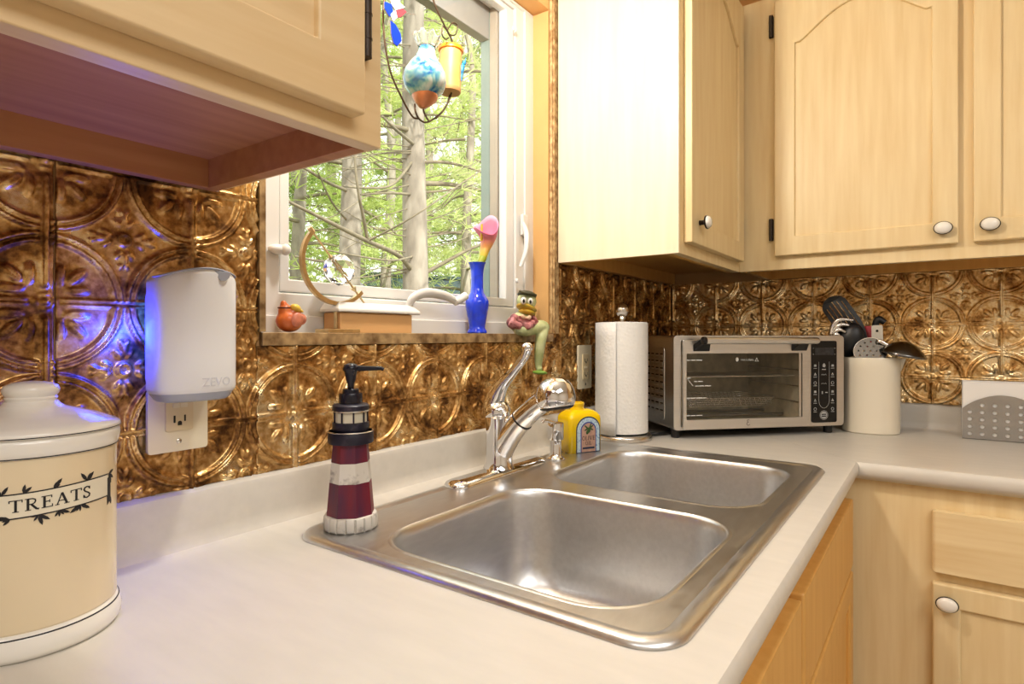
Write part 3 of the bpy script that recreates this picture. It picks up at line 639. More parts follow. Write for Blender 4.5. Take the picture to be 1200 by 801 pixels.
# slotted black turner
bot = Vector((KX+.01, KY+.01, .06))
tl = thing('slotted_turner', 'black slotted plastic turner standing tallest in the crock', 'turner', bot)
t0, t1 = ut(1010, 402, -.15), ut(972, 350, -.15); av = (t1-t0).normalized(); au = Vector((0, -1, 0)); au = (au-av*au.dot(av)).normalized(); L_ = (t1-t0).length
hw = .037
hw = .034; outl = [(-.014, -.01), (.014, -.01), (hw*.85, .03), (hw, .06)]+[(hw*math.cos(PI*i/12), L_-.026+.030*math.sin(PI*i/12)) for i in range(13)]+[(-hw, .06), (-hw*.85, .03)]
obj('blade', bent_plate(outl, [slot(x, .040, L_-.022+.012*(1-abs(x)/.022), .0024) for x in (-.022, -.011, 0, .011, .022)], t0, au, av, .0028, 5.), BLACKP, tl, smooth=30)
obj('handle', MB().tube([bot, t0.lerp(bot, .3), t0+av*.012], [.006, .006, .008], 10, flat=.6), BLACKP, tl, smooth=60)
# pasta fork
bot = Vector((KX-.01, KY+.02, .05)); pf_ = thing('pasta_server', 'black pasta server with silver claw top against the black turner', 'pasta server', bot)
c0 = ut(990, 402, -.19); mb = MB(); rings = []
bowlc = c0
nr, ns = 9, 20
mb = MB(); fwd = Vector((-.85, .12, .25)).normalized(); sd = Vector((0, -1, 0)); upv = Vector((0, .25, 1)).normalized(); sd = upv.cross(fwd).normalized()*-1
def spoon(c, ax_u, ax_v, ax_n, ru, rv, dep, ns=28, nr=8):
    rr_ = []
    for i in range(nr+1):
        f = max(i/nr, .001); rr_.append([c+ax_u*(ru*f*math.cos(2*PI*j/ns))+ax_v*(rv*f*math.sin(2*PI*j/ns))-ax_n*(dep*(1-f*f)) for j in range(ns)])
    return MB().loft(rr_, True, True, False)
Xp = -.165
obj('scoop', MB().ell(ut(996, 398, Xp+.01), (.022, .036, .050), Matrix.Rotation(.25, 3, 'X')), BLACKP, pf_, smooth=60)
mb = MB().ell(ut(976, 391, Xp-.008), (.010, .011, .020))
for pts in (((974, 391), (977, 380), (985, 374), (1000, 375)), ((975, 391), (979, 384), (986, 380), (995, 381)), ((975, 393), (979, 388), (984, 386), (991, 389)), ((975, 395), (979, 392), (982, 392), (985, 396))):
    mb.tube(catmull([ut(p_[0], p_[1], Xp-.012-.004*math.sin(PI*i_/3)) for i_, p_ in enumerate(pts)], 5), interp([.0075, .0070, .0060, .0030], 5), 10)
obj('claws', mb, SATIN, pf_, smooth=60)
obj('handle', MB().tube([bot, c0-upv*.04], .006, 10, flat=.6), BLACKP, pf_, smooth=60)
# red spatula
bot = Vector((KX+.015, KY-.01, .05)); rs = thing('red_spatula', 'red silicone spatula partly hidden behind the pasta server', 'spatula', bot)
c0 = ut(1015, 396, -.125); RED = mat('red silicone', rgb(176, 22, 40), .4)
av = (c0-bot).normalized(); au = Vector((0, -1, 0)); au = (au-av*au.dot(av)).normalized()
obj('blade', bent_plate(rrect(-.024, -.03, .024, .034, .014, 5), [], c0, au, av, .006), RED, rs, bevel=.002)
obj('handle', MB().tube([bot, c0-av*.02], .006, 10), RED, rs, smooth=60)
# tool with a pale handle and a hanging hole, black crook over it
bot = Vector((KX+.01, KY-.02, .05)); ph = thing('pale_handled_tool', 'kitchen tool with pale flat handle and hanging hole in the crock', 'utensil', bot)
c0 = ut(1028, 391, -.145); av = (c0-bot).normalized(); au = Vector((0, -1, 0)); au = (au-av*au.dot(av)).normalized()
obj('handle', bent_plate(rrect(-.0135, -.04, .0135, .024, .005, 4), [circ(0, .008, .0035, 14)], c0, au, av, .006), mat('pale handle', rgb(206, 198, 184), .35), ph, bevel=.001)
obj('shank', MB().tube([bot, c0-av*.035], .004, 10), SATIN, ph, smooth=60)
bot = Vector((KX+.02, KY-.015, .05)); bk_ = thing('black_handled_tool', 'short black bent handle end behind the pale handle in the crock', 'utensil', bot)
e = [bot, ut(1026, 396, -.125), ut(1026, 380, -.125), ut(1030, 374, -.125), ut(1037, 378, -.125)]
obj('handle', MB().tube(catmull(e, 6), interp([.005, .007, .009, .010, .008], 6), 10), BLACKP, bk_, smooth=60)
# skimmer with round holes
bot = Vector((KX, KY+.005, .06)); sk = thing('perforated_skimmer', 'dark steel perforated skimmer resting on the crock rim', 'skimmer', bot)
c0 = ut(1020, 411, -.190); fwd = Vector((-.90, -.14, .42)).normalized(); au = Vector((0, -1, 0)); av = fwd.cross(au).normalized(); R_ = .040
hl = [circ(0, 0, .0022, 8)]+[circ(.015*math.cos(a*PI/3), .015*math.sin(a*PI/3), .0022, 8) for a in range(6)]+[circ(.028*math.cos(a*PI/6), .028*math.sin(a*PI/6), .0026, 8) for a in range(12)]
DSTEEL = mat('dark polished steel', (.15, .145, .14, 1), .22, 1.)
obj('bowl', MB().plate(circ(0, 0, R_, 40), hl, lambda u, v, d: c0+au*u+av*v+fwd*d, -.0007, .0007), DSTEEL, sk, smooth=0)
obj('rim', MB().tube([c0+au*(R_*math.cos(a*PI/16))+av*(R_*math.sin(a*PI/16)) for a in range(33)], .0013, 8), SATIN, sk, smooth=60)
obj('handle', MB().tube([bot, c0-fwd*.004+Vector((.02, 0, -.012))], .004, 10), SATIN, sk, smooth=60)
# ladle hanging over the rim
bot = Vector((KX-.01, KY+.03, .06)); la = thing('soup_ladle', 'dark steel ladle with upturned round bowl over the crock edge', 'ladle', bot)
c0 = ut(1058, 415, -.185); nn = Vector((.10, .22, -1)).normalized(); au = Vector((0, -1, -.22)).normalized(); av = nn.cross(au).normalized()
obj('bowl', spoon(c0, au, av, nn, .055, .050, .034, 36, 10), DSTEEL, la, smooth=60, solid=.0018, recalc=False)
obj('handle', MB().tube(catmull([c0+Vector((0, .035, .024)), c0+Vector((0, .058, .034)), Vector((KX-.0, KY-.01, .205)), bot], 5), .0055, 10, flat=.5), SATIN, la, smooth=60)

# ------------------------------------------------------------------ napkin holder
NX = -.150; NY0, NY1 = -.838, -1.002
nh = thing('napkin_holder', 'perforated steel napkin holder with arched plates on the right counter', 'napkin holder', (NX+.02, (NY0+NY1)/2, 0))
def archp(z0, z1, n=24): # u runs along -Y
    a, b = NY0, NY1; return [(a, .001), (a, z0)]+[(a+(b-a)*i/n, z0+(z1-z0)*math.sin(PI*i/n)**.8) for i in range(1, n)]+[(b, z0), (b, .001)]
def hole_rows(z0):
    out = []
    for r_ in range(5):
        for c_ in range(6):
            y = NY0-.0155-c_*.0252; z = .015+r_*.0185
            if r_ == 4 and c_ in (0,): continue
            out.append(circ(y, z, .0047, 12))
    return out
hs = hole_rows(0)
for nm, X in (('front_plate', NX), ('back_plate', NX+.062)):
    obj(nm, MB().plate(archp(.078, .116), hs, lambda u, v, d: (X+d, u, v), 0, .0014), mat('satin steel plate', (.46, .45, .44, 1), .24, 1., var=.05, scale=20), nh, smooth=30)
obj('base', MB().box(NX, NY0, .0005, NX+.0635, NY1, .0019), SATIN, nh)
mb = MB(); random.seed(3)
for i in range(14):
    x = NX+.0035+i*.0041; s1 = random.uniform(-.0015, .0015); mb.box(x, NY0-.001+s1*.3, .0025, x+.0036, NY1+.002, .1475+s1)
tag(obj('napkin_stack', mb, mat('white napkin', rgb(240, 236, 232), .9), bevel=.0006), 'white square paper napkins standing in the perforated holder', 'napkins')

# ------------------------------------------------------------------ treats canister
CX, CY, CR = -1.898, -.114, .0652
can = thing('treats_canister', 'cream ceramic canister lettered TREATS at the near end of the counter', 'canister', (CX, CY, 0))
CAND = mat('warm cream glaze', rgb(232, 214, 180), .14, coat=.4)
c = (CX, CY, 0)
obj('body', MB().lathe([(.0632, .022), (CR-.0005, .024), (CR-.0005, .1630), (.0640, .165)], c, 72), CAND, can, smooth=35)
obj('foot', MB().lathe([(.062, .0003), (.0665, .001), (.0685, .005), (.0688, .011), (.0675, .017), (.0655, .021), (.0630, .0230)], c, 72), WHITEC, can, smooth=60)
obj('collar', MB().lathe([(.064, .1642), (.0660, .1660), (.0668, .170), (.0676, .1745), (.0672, .1785), (.065, .181)], c, 72), WHITEC, can, smooth=60)
for r, z in ((.0668, .0195), (.0662, .1656), (.0681, .1822)): obj('black_line', MB().lathe([(r-.001, z-.0006), (r, z-.0004), (r, z+.0004), (r-.001, z+.0006)], c, 72), INK, can, smooth=40)
ld = obj('lid', MB().lathe([(.064, .1805), (.0674, .181), (.0682, .1835), (.0672, .1858), (.060, .1895), (.048, .1945), (.036, .1985), (.026, .2015), (.0215, .2045), (.0195, .2075), (.0, .2078)], c, 72), WHITEC, can, smooth=60)
obj('knob', MB().lathe([(.0195, .2065), (.0188, .2085), (.0198, .2102), (.0188, .2118), (.0205, .2145), (.0212, .2180), (.0195, .2215), (.014, .2240), (.006, .2252), (0, .2254)], c, 48), WHITEC, ld, smooth=60)
nv = Vector((CAM.x-CX, CAM.y-CY, 0)).normalized(); rv = Vector((-nv.y, nv.x, 0))
if rv.dot(RT) < 0: rv = -rv
A0 = math.radians(13)
def wrap(u, v, d): # u = arc length from the middle of the word
    a = A0+u/CR; r = CR-.0005+d; return Vector((CX, CY, v))+nv*(r*math.cos(a))+rv*(r*math.sin(a))
zb = .1285
def strip(u0, u1, zl, zh, n=40): # banner with a slight wave
    V = []; F = []
    for i in range(n+1): u = u0+(u1-u0)*i/n; V += [(u, zl(u)), (u, zh(u))]
    return V, [(2*i, 2*i+2, 2*i+3, 2*i+1) for i in range(n)]
wv = lambda u: zb+.0012*math.sin(u*38)
obj('banner', flat(MB(), strip(-.056, .050, lambda u: wv(u)-.0098, lambda u: wv(u)+.0098), wrap, .0, .0004), mat('banner cream', rgb(236, 228, 206), .2), can, smooth=40)
mb = MB()
for s in (-1, 1): flat(mb, strip(-.056, .051, lambda u: wv(u)+s*.0098-.0005, lambda u: wv(u)+s*.0098+.0005), wrap, .0001, .0006)
V, F = serif('TREATS', .0098); flat(mb, ([(a*1.18, b+wv(a)) for a, b in V], F), wrap, .0003, .0008)
flat(mb, strip(.0495, .0545, lambda u: zb-.0150, lambda u: zb+.0075), wrap, .0001, .0006)
def leafm(u, v, L_, an):
    ca, sa = math.cos(an), math.sin(an); V = [(u+ca*L_*t-sa*w_*L_*q, v+sa*L_*t+ca*w_*L_*q) for t, w_, q in ((0, 0, 0), (.35, .15, 1), (.7, .13, 1), (1, 0, 0), (.7, .13, -1), (.35, .15, -1))]
    flat(mb, (V, [(0, 1, 5), (1, 2, 4, 5), (2, 3, 4)]), wrap, .0003, .0007)
for u, s, lst in ((-.020, 1, (.7, 1.4)), (.000, 1, (.5, 1.2, .9)), (.026, 1, (.5, 1.1, 2.2, .8)), (-.034, 1, (1.0, 2.0)), (-.028, -1, (2.9, 3.4, -2.4)), (-.010, -1, (-.6, -2.2, -1.3, 3.3)), (.004, -1, (-.9, -1.6, -.4, -2.2)), (.020, -1, (-2.2, -1.6, -.5, -.2, -2.6)), (-.044, -1, (-1., -2.4)), (.052, 1, (-.6, -1.2, .3)), (.053, -1, (-1.3, -2.0))):
    for an in lst: leafm(u, wv(u)+s*.0098, .0075+.0022*math.sin(an*9), an)
obj('lettering', mb, INK, can, smooth=0)

# ------------------------------------------------------------------ wall outlets and the plug-in device
def outlet(x0, z0, label, name='wall_outlet'):
    w_, h_ = .072, .117
    t = thing(name, label, 'outlet', (x0+w_/2, -.007, z0), group='ivory wall outlets')
    my = lambda u, v, d: (x0+u, -.0066-d, z0+v)
    obj('cover_plate', MB().plate(rrect(0, 0, w_, h_, .004, 4), [], my, 0, .0058), IVORYPL, t, bevel=.0016)
    fc = obj('receptacle', MB().plate(rrect(.0195, .026, .0525, .093, .002, 3), [], my, .0056, .0082), mat('almond plastic', rgb(226, 208, 170), .4), t, bevel=.0008)
    for zz in (.036, .072):
        mb = MB(); mb.plate(rrect(.0285, zz, .0308, zz+.009, .0006, 2), [], my, .0080, .0086); mb.plate(rrect(.0412, zz+.001, .0432, zz+.009, .0006, 2), [], my, .0080, .0086)
        mb.plate([(.0335, zz-.0035), (.0385, zz-.0035)]+[(.036+.0025*math.cos(PI*i/8), zz-.0005+.0025*math.sin(PI*i/8)) for i in range(9)], [], my, .0080, .0086)
        obj('socket_slots', mb, BLACKP, fc, smooth=0)
    mb = MB(); mb.plate(rrect(.0275, .0545, .0355, .0600, .001, 2), [], my, .0080, .0094); mb.plate(rrect(.0370, .0545, .045, .0600, .001, 2), [], my, .0080, .0094)
    obj('test_button', mb, IVORYPL, fc)
    sc_ = MB().lathe([(0, .0058), (.0028, .0058), (.0032, .0066), (.002, .0074), (0, .0075)], (x0+w_/2, -.0066, z0+.0125), 16, M=Matrix.Rotation(PI/2, 3, 'X')); obj('screw', sc_, SATIN, t)
    return t
outlet(-1.757, .1225, 'ivory wall outlet under the white plug-in device, lower socket free')
outlet(-.700, .124, 'ivory wall outlet mostly hidden behind the paper towel roll')

zc = thing('plug_in_insect_trap', 'white plug-in insect trap glowing blue on the wall outlet', 'insect trap', (-1.722, -.0165, .19))
ZX0, ZX1, ZB, ZT = -1.768, -1.672, .1880, .3440
SHELL = WHITEPL; GREYPL = mat('grey plastic', rgb(168, 172, 186), .4)
def zring(z, t, inset=0.): # a D shaped section, flat at the back and bowed at the front
    out = []; n = 20; cx = (ZX0+ZX1)/2; hw = (ZX1-ZX0)/2-inset
    for i in range(n+1):
        a = PI*i/n; out.append((cx-hw*math.cos(a)**1 if True else 0, -.050-(.026-inset*.6)*math.sin(a)**.75, z))
    return out+[(cx+hw, -.034, z), (cx-hw, -.034, z)]
def ztop(x): f = (x-ZX0)/(ZX1-ZX0); return .3335+.013*math.sin(PI*min(1, max(0, f*.86)))
rings = []
for z, ins in ((.1985, .003), (.2005, .001), (.204, 0), (.24, 0), (.29, 0)): rings.append(zring(z, 0, ins))
for fz, ins in ((0, 0), (.5, .001), (1., .004)):
    rg = zring(0, 0, ins); rings.append([(x, y, ztop(x)-.006+.006*fz) for x, y, z in rg])
obj('front_shell', MB().loft(rings), SHELL, zc, smooth=50)
rg2 = [zring(.1885, 0, .012), zring(.1915, 0, .0075), zring(.1985, 0, .0030)]
obj('lower_body', MB().loft(rg2), GREYPL, zc, smooth=50)
obj('back_body', MB().plate(rrect(ZX0+.006, .196, ZX1-.006, .330, .02, 6), [], lambda u, v, d: (u, -d, v), .0165, .034), SHELL, zc, bevel=.002)
rim = [((ZX0+ZX1)/2-(ZX1-ZX0)/2*math.cos(PI*i/20)*.985, -.050-.0252*math.sin(PI*i/20)**.75) for i in range(21)]
obj('top_rim', MB().tube([(x, y, ztop(x)+.0004) for x, y in rim], .0012, 8), GREYPL, zc, smooth=60)
mb = MB().plate([(-.011, .001), (.011, .001), (.008, -.006), (.003, -.0105), (-.003, -.0105), (-.008, -.006)], [], lambda u, v, d: (-1.6985+u, -.0734-d+.12*abs(u), .3435+v), 0, .0026)
obj('finger_notch', mb, GREYPL, zc, bevel=.0008)
mb = MB(); zl = lambda a, b, d: (-1.706+a, -(.050+.026*max(0, math.sin(math.acos(max(-1, min(1, -(-1.706+a-(ZX0+ZX1)/2)/((ZX1-ZX0)/2))))))**.75)-d, .2105+b)
flat(mb, text2d('ZEVO', .0145), zl, -.0004, .0006)
obj('raised_lettering', mb, mat('white plastic letters', rgb(212, 212, 218), .35), zc, smooth=0)
BLUE = mat('blue lamp', rgb(20, 60, 255), .4, emis=(.03, .12, 1, 1), estr=6.)
obj('blue_lamp', MB().box(ZX0+.010, -.0165, .225, ZX0+.024, -.0150, .310), BLUE, zc)

# ------------------------------------------------------------------ cabinets
def arch_open(x0, x1, z0, zs, zt, n=20): # opening with a cathedral top
    pts = [(x0, z0), (x1, z0), (x1, zs)]
    for i in range(n+1):
        t = i/n; x = x1-.012+(x0+.012-(x1-.012))*t; pts.append((x, zs+(zt-zs)*math.sin(PI*t)**1.1))
    return pts+[(x0, zs)]
def door(parent, mp, w_, h_, m, st=.052, cathedral=True, th=.020, knob=None, hinges=(), name='door', mpanel=None):
    op = arch_open(st, w_-st, st, h_-st-.075, h_-st, 20) if cathedral else [(st, st), (w_-st, st), (w_-st, h_-st), (st, h_-st)]
    mb = MB().plate([(0, 0), (w_, 0), (w_, h_), (0, h_)], [op], mp, .0, th)
    d = obj(name, mb, m, parent, smooth=25, bevel=.0045, bseg=3)
    ins = .0015
    op2 = arch_open(st-.002, w_-st+.002, st-.002, h_-st-.073, h_-st+.002, 20) if cathedral else [(st-.002, st-.002), (w_-st+.002, st-.002), (w_-st+.002, h_-st+.002), (st-.002, h_-st+.002)]
    obj('panel', MB().plate(op2, [], mp, .001, th-.0075), mpanel or m, d, smooth=25)
    if knob:
        c = Vector(mp(knob[0], knob[1], th)); n_ = (Vector(mp(0, 0, 1))-Vector(mp(0, 0, 0))).normalized(); M = n_.to_track_quat('Z', 'Y').to_matrix()
        sxy = (1.22, 1.0)
        uu = (Vector(mp(1, 0, 0))-Vector(mp(0, 0, 0))).normalized(); vv = n_.cross(uu); M = Matrix((uu, vv, n_)).transposed()
        obj('knob_ring', MB().lathe([(.0060, 0), (.0052, .004), (.0055, .011), (.0100, .0135), (.0152, .0150), (.0156, .0172), (.0145, .0185)], c, 32, *sxy, M=M), mat('dark bronze ring', rgb(48, 40, 36), .3, .8), d, smooth=40)
        obj('knob', MB().lathe([(.0142, .0170), (.0140, .0200), (.0115, .0240), (.0070, .0262), (0, .0270)], c, 32, *sxy, M=M), WHITEC, d, smooth=60)
    for u, v in hinges:
        q = MB().plate(rrect(u-.006, v-.030, u+.006, v+.030, .002, 2), [], mp, .0, .004); uu = Vector(mp(u, v-.03, .007)); vv = Vector(mp(u, v+.03, .007))
        q.tube([uu, vv], .0052, 12); e_ = [Vector(mp(u, v+s*.012, .007)) for s in (-1, 1)]
        for p_ in e_: q.tube([p_-UP*.0008, p_+UP*.0008], .0058, 12)
        obj('hinge', q, IRON, d, smooth=40)
    return d
# --- upper cabinet left of the window, over the canister
c1 = thing('upper_cabinet', 'upper cabinet left of the window with orange-brown underside', 'cabinet', (-2.15, -.16, .455), group='cream wall cabinets')
ax0, ax1, ay, az0, az1 = -2.60, -1.675, -.325, .455, 1.21
mb = MB(); mb.box(ax0, ay+.02, az0, ax0+.016, -.0105, az1); mb.box(ax1-.016, ay+.02, az0, ax1, -.0105, az1); mb.box(ax0+.016, -.0265, az0, ax1-.016, -.0105, az1); mb.box(ax0+.016, ay+.02, az1-.016, ax1-.016, -.0265, az1)
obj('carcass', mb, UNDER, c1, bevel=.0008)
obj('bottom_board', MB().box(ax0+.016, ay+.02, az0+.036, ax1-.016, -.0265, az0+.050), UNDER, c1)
obj('side_panel', MB().box(ax1, ay+.02, az0+.0008, ax1+.004, -.0105, az1), TANX, c1, bevel=.0008)
mb = MB().plate([(ax0, az0), (ax1+.004, az0), (ax1+.004, az1), (ax0, az1)], [[(ax0+.04, az0+.042), (ax1-.034, az0+.042), (ax1-.034, az1-.04), (ax0+.04, az1-.04)]], lambda u, v, d: (u, d, v), ay, ay+.02)
obj('face_frame', mb, TANX, c1, bevel=.0015)
dx0, dx1 = -2.160, -1.708
door(c1, lambda u, v, d: (dx0+u, ay-d, .474+v), dx1-dx0, .715, TANX, hinges=((dx1-dx0+.012, .092), (dx1-dx0+.012, .62)))
door(c1, lambda u, v, d: (-2.575+u, ay-d, .474+v), .40, .715, TANX, hinges=((-.012, .092), (-.012, .62)))
# --- upper cabinet right of the window (bright end panel)
c2 = thing('upper_cabinet', 'upper cabinet right of the window with a bright blank end panel', 'cabinet', (-.56, -.16, .4485), group='cream wall cabinets')
bx0, bx1, by, bz0, bz1 = -.806, -.312, -.322, .4485, 1.21
mb = MB(); mb.box(bx0+.006, by+.02, bz0, bx0+.020, -.0125, bz1); mb.box(bx0+.020, -.0285, bz0, -.03, -.0125, bz1); mb.box(bx0+.02, by+.02, bz1-.016, -.03, -.0285, bz1)
mb.box(bx0+.02, by+.02, bz0, bx1-.002, by+.034, bz0+.038)
obj('carcass', mb, HONEY, c2, bevel=.0008)
obj('bottom_board', MB().box(bx0+.020, by+.034, bz0+.036, -.03, -.0285, bz0+.050), HONEY, c2)
obj('end_panel', MB().box(bx0, by+.0005, bz0, bx0+.006, -.0125, bz1), WHITEP, c2, bevel=.0008)
mb = MB().plate([(bx0+.0062, bz0), (bx1-.0005, bz0), (bx1-.0005, bz1), (bx0+.0062, bz1)], [[(bx0+.045, bz0+.045), (bx1-.03, bz0+.045), (bx1-.03, bz1-.04), (bx0+.045, bz1-.04)]], lambda u, v, d: (u, d, v), by, by+.02)
obj('face_frame', mb, CREAM, c2, bevel=.0012)
ex0, ex1 = -.778, -.338
door(c2, lambda u, v, d: (ex0+u, by-d, bz0+.026+v), ex1-ex0, .715, CREAM, knob=(.052, .050), hinges=((ex1-ex0+.011, .1), (ex1-ex0+.011, .62)))
# --- upper cabinet on the right wall
c3 = thing('upper_cabinet', 'two door upper cabinet on the right wall above the crock', 'cabinet', (-.16, -.80, .449), group='cream wall cabinets')
fx, fy0, fy1, fz0, fz1 = -.314, -.330, -1.26, .449, 1.21
mb = MB(); mb.box(fx+.02, fy0-.0, fz0, -.0105, fy0-.016, fz1); mb.box(fx+.02, fy1, fz0, -.0105, fy1+.016, fz1); mb.box(-.0265, fy0-.016, fz0, -.0105, fy1+.016, fz1); mb.box(fx+.02, fy0-.016, fz1-.016, -.0265, fy1+.016, fz1)
obj('carcass', mb, HONEY, c3, bevel=.0008)
obj('bottom_board', MB().box(fx+.02, fy0-.016, fz0+.036, -.0265, fy1+.016, fz0+.050), HONEY, c3)
mx = lambda u, v, d: (fx+.0-d, fy0-u, fz0+v)
mb = MB().plate([(-.008, 0), (.93, 0), (.93, fz1-fz0), (-.008, fz1-fz0)], [[(.10, .045), (.49, .045), (.49, .72), (.10, .72)], [(.535, .045), (.89, .045), (.89, .72), (.535, .72)]], mx, -.02, 0)
obj('face_frame', mb, CREAM, c3, bevel=.0012)
w1 = .406
door(c3, lambda u, v, d: (fx-d, -.420-u, fz0+.036+v), w1, .700, CREAM, knob=(w1-.030, .036), hinges=((-.011, .075), (-.011, .640)))
door(c3, lambda u, v, d: (fx-d, -.853-u, fz0+.036+v), .380, .700, CREAM, knob=(.030, .036), hinges=((.391, .075), (.391, .640)))
# --- base cabinets
b1 = thing('base_cabinet', 'base cabinet below the sink with honey coloured fronts', 'cabinet', (-1.6, -.32, -H), group='cream base cabinets')
fyb, zt, zb0 = -.618, -.0385, -H+.10
mb = MB(); mb.box(-2.74, fyb+.02, zb0, -2.72, -.03, zt); mb.box(-.648, fyb+.02, zb0, -.632, -.03, zt); mb.box(-2.72, -.05, zb0, -.648, -.03, zt); mb.box(-2.72, fyb+.02, zb0, -.648, -.05, zb0+.018)
mb.box(-2.72, fyb+.09, -H+.0005, -.648, fyb+.105, zb0)
obj('carcass', mb, HONEY, b1)
openings = [[(x0, -.225), (x1, -.225), (x1, -.09), (x0, -.09)] for x0, x1 in ((-1.19, -.68), (-1.72, -1.25), (-2.25, -1.78))]+[[(x0, -.77), (x1, -.77), (x1, -.26), (x0, -.26)] for x0, x1 in ((-1.19, -.68), (-1.72, -1.25), (-2.25, -1.78))]
obj('face_frame', MB().plate([(-2.74, zb0), (-.632, zb0), (-.632, zt), (-2.74, zt)], openings, lambda u, v, d: (u, d, v), fyb, fyb+.02), HONEY, b1, bevel=.001)
for x0, x1 in ((-1.212, -.640), (-1.745, -1.232), (-2.28, -1.77)):
    d_ = obj('drawer', MB().plate([(x0, -.216), (x1, -.216), (x1, -.078), (x0, -.078)], [], lambda u, v, d: (u, fyb-d, v), 0, .022), HONEY, b1, bevel=.005, bseg=3)
    kx = x1-.05
    door(b1, lambda u, v, d: (x0+u, fyb-d, -.785+v), x1-x0, .555, HONEY, cathedral=False, th=.022, knob=(.05, .50))
b2 = thing('base_cabinet', 'base cabinet on the right under the counter with drawer front and door', 'cabinet', (-.31, -1.2, -H), group='cream base cabinets')
fxb = -.606
mb = MB(); mb.box(fxb+.02, -.632, zb0, -.03, -.652, zt); mb.box(fxb+.02, -1.74, zb0, -.03, -1.72, zt); mb.box(-.05, -.652, zb0, -.03, -1.72, zt); mb.box(fxb+.02, -.652, zb0, -.05, -1.72, zb0+.018); mb.box(fxb+.09, -.66, -H+.0005, fxb+.105, -1.72, zb0)
obj('carcass', mb, CREAM, b2)
openings = [[(a, -.20), (b_, -.20), (b_, -.095), (a, -.095)] for a, b_ in ((.82, 1.20), (1.28, 1.66))]+[[(a, -.77), (b_, -.77), (b_, -.25), (a, -.25)] for a, b_ in ((.82, 1.20), (1.28, 1.66))]
obj('face_frame', MB().plate([(.600, zb0), (1.74, zb0), (1.74, zt), (.600, zt)], openings, lambda u, v, d: (fxb-d, -u, v), -.02, 0), CREAM, b2, bevel=.001)
for a, b_ in ((.776, 1.225), (1.255, 1.70)):
    obj('drawer', MB().plate([(a, -.207), (b_, -.207), (b_, -.083), (a, -.083)], [], lambda u, v, d: (fxb-d, -u, v), 0, .020), CREAMX, b2, bevel=.006, bseg=3)
    door(b2, lambda u, v, d: (fxb-d, -a-u, -.785+v), b_-a, .558, CREAM, st=.046, cathedral=False, knob=(.024, .525))

# ------------------------------------------------------------------ on the sill
ZS = .2712
# blue vase and calla lily
vx, vy = -1.098, .012
VB = mat('cobalt glass', rgb(18, 58, 214), .06, var=.15, scale=60, coat=.6)
vs = thing('bud_vase', 'cobalt blue glass bud vase on the window sill', 'vase', (vx, vy, ZS))
z = lambda y: .2662-(y-HOR)/556.
vp = [(.0, ZS), (.0195, ZS), (.0215, ZS+.002), (.0205, ZS+.006), (.0170, ZS+.011), (.0175, ZS+.018), (.0220, .312), (.0255, .332), (.0250, .340), (.0195, .350), (.0145, .358), (.0132, .370), (.0130, .390), (.0140, .405), (.0165, .417), (.0190, .4215), (.0175, .4215), (.0120, .402), (.011, .36), (0, .35)]
obj('glass_body', MB().lathe(vp, (vx, vy, 0), 40), VB, vs, smooth=50)
cl_ = thing('calla_lily', 'single pink calla lily standing in the blue vase', 'flower', (vx, vy, .37))
tip = at_y(568, 282, vy); st_ = [(vx+.002, vy, .365), (vx+.004, vy, .42), (vx+.012, vy, .440), tip]
obj('stem', MB().tube(catmull([(vx, vy, .352), (vx+.003, vy, .40), (vx+.008, vy, .418), at_y(566, 302, vy)], 5), interp([.0045, .0055, .0068, .0085], 5), 12), mat('yellow green stem', rgb(150, 160, 40), .5), cl_, smooth=60)
base = Vector((vx+.015, vy, .450)); rings = []
LC = catmull([at_y(566, 303, vy), at_y(568, 294, vy), at_y(571, 285, vy), at_y(572, 276, vy), at_y(569, 266, vy-.004)], 3); LR = interp([.0070, .0095, .0135, .0185, .0270], 3); NL = len(LC)
for i in range(NL):
    f = i/(NL-1); n_ = Vector((-.62*f**1.5, -.42*f**1.5, 1)).normalized(); u_ = (Vector((1, 0, 0))-n_*n_.x).normalized(); w_ = n_.cross(u_); ring = []
    for j in range(36):
        a = 2*PI*j/36; q = LR[i]*(1+.10*f*math.cos(3*a+1)); ring.append(LC[i]+u_*(q*math.cos(a))+w_*(q*math.sin(a))+n_*(.012*f*f*math.cos(2*a)*.6)+UP*(.010*f**3*max(0, math.cos(a-.5))**3))
    rings.append(ring)
PK = mat('pink petal', rgb(240, 150, 180), .5)
nt = PK.node_tree; tc = nt.nodes.new('ShaderNodeTexCoord'); sx_ = nt.nodes.new('ShaderNodeSeparateXYZ'); cr = nt.nodes.new('ShaderNodeValToRGB'); nt.links.new(tc.outputs['Generated'], sx_.inputs[0]); nt.links.new(sx_.outputs['Z'], cr.inputs[0]); nt.links.new(cr.outputs[0], nt.nodes['Principled BSDF'].inputs['Base Color'])
e = cr.color_ramp.elements; e[0].position = .05; e[0].color = rgb(190, 176, 50); e[1].position = .55; e[1].color = rgb(236, 120, 160); q = e.new(.30); q.color = rgb(232, 160, 96); q = e.new(.95); q.color = rgb(244, 176, 200)
obj('spathe', MB().loft(rings, True, False, False), PK, cl_, smooth=70, solid=.0012, recalc=False)
obj('spadix', MB().tube([base+Vector((0, 0, .02)), base+Vector((-.004, -.004, .055))], [.003, .0022], 8), mat('yellow spadix', rgb(230, 190, 60), .6), cl_, smooth=60)

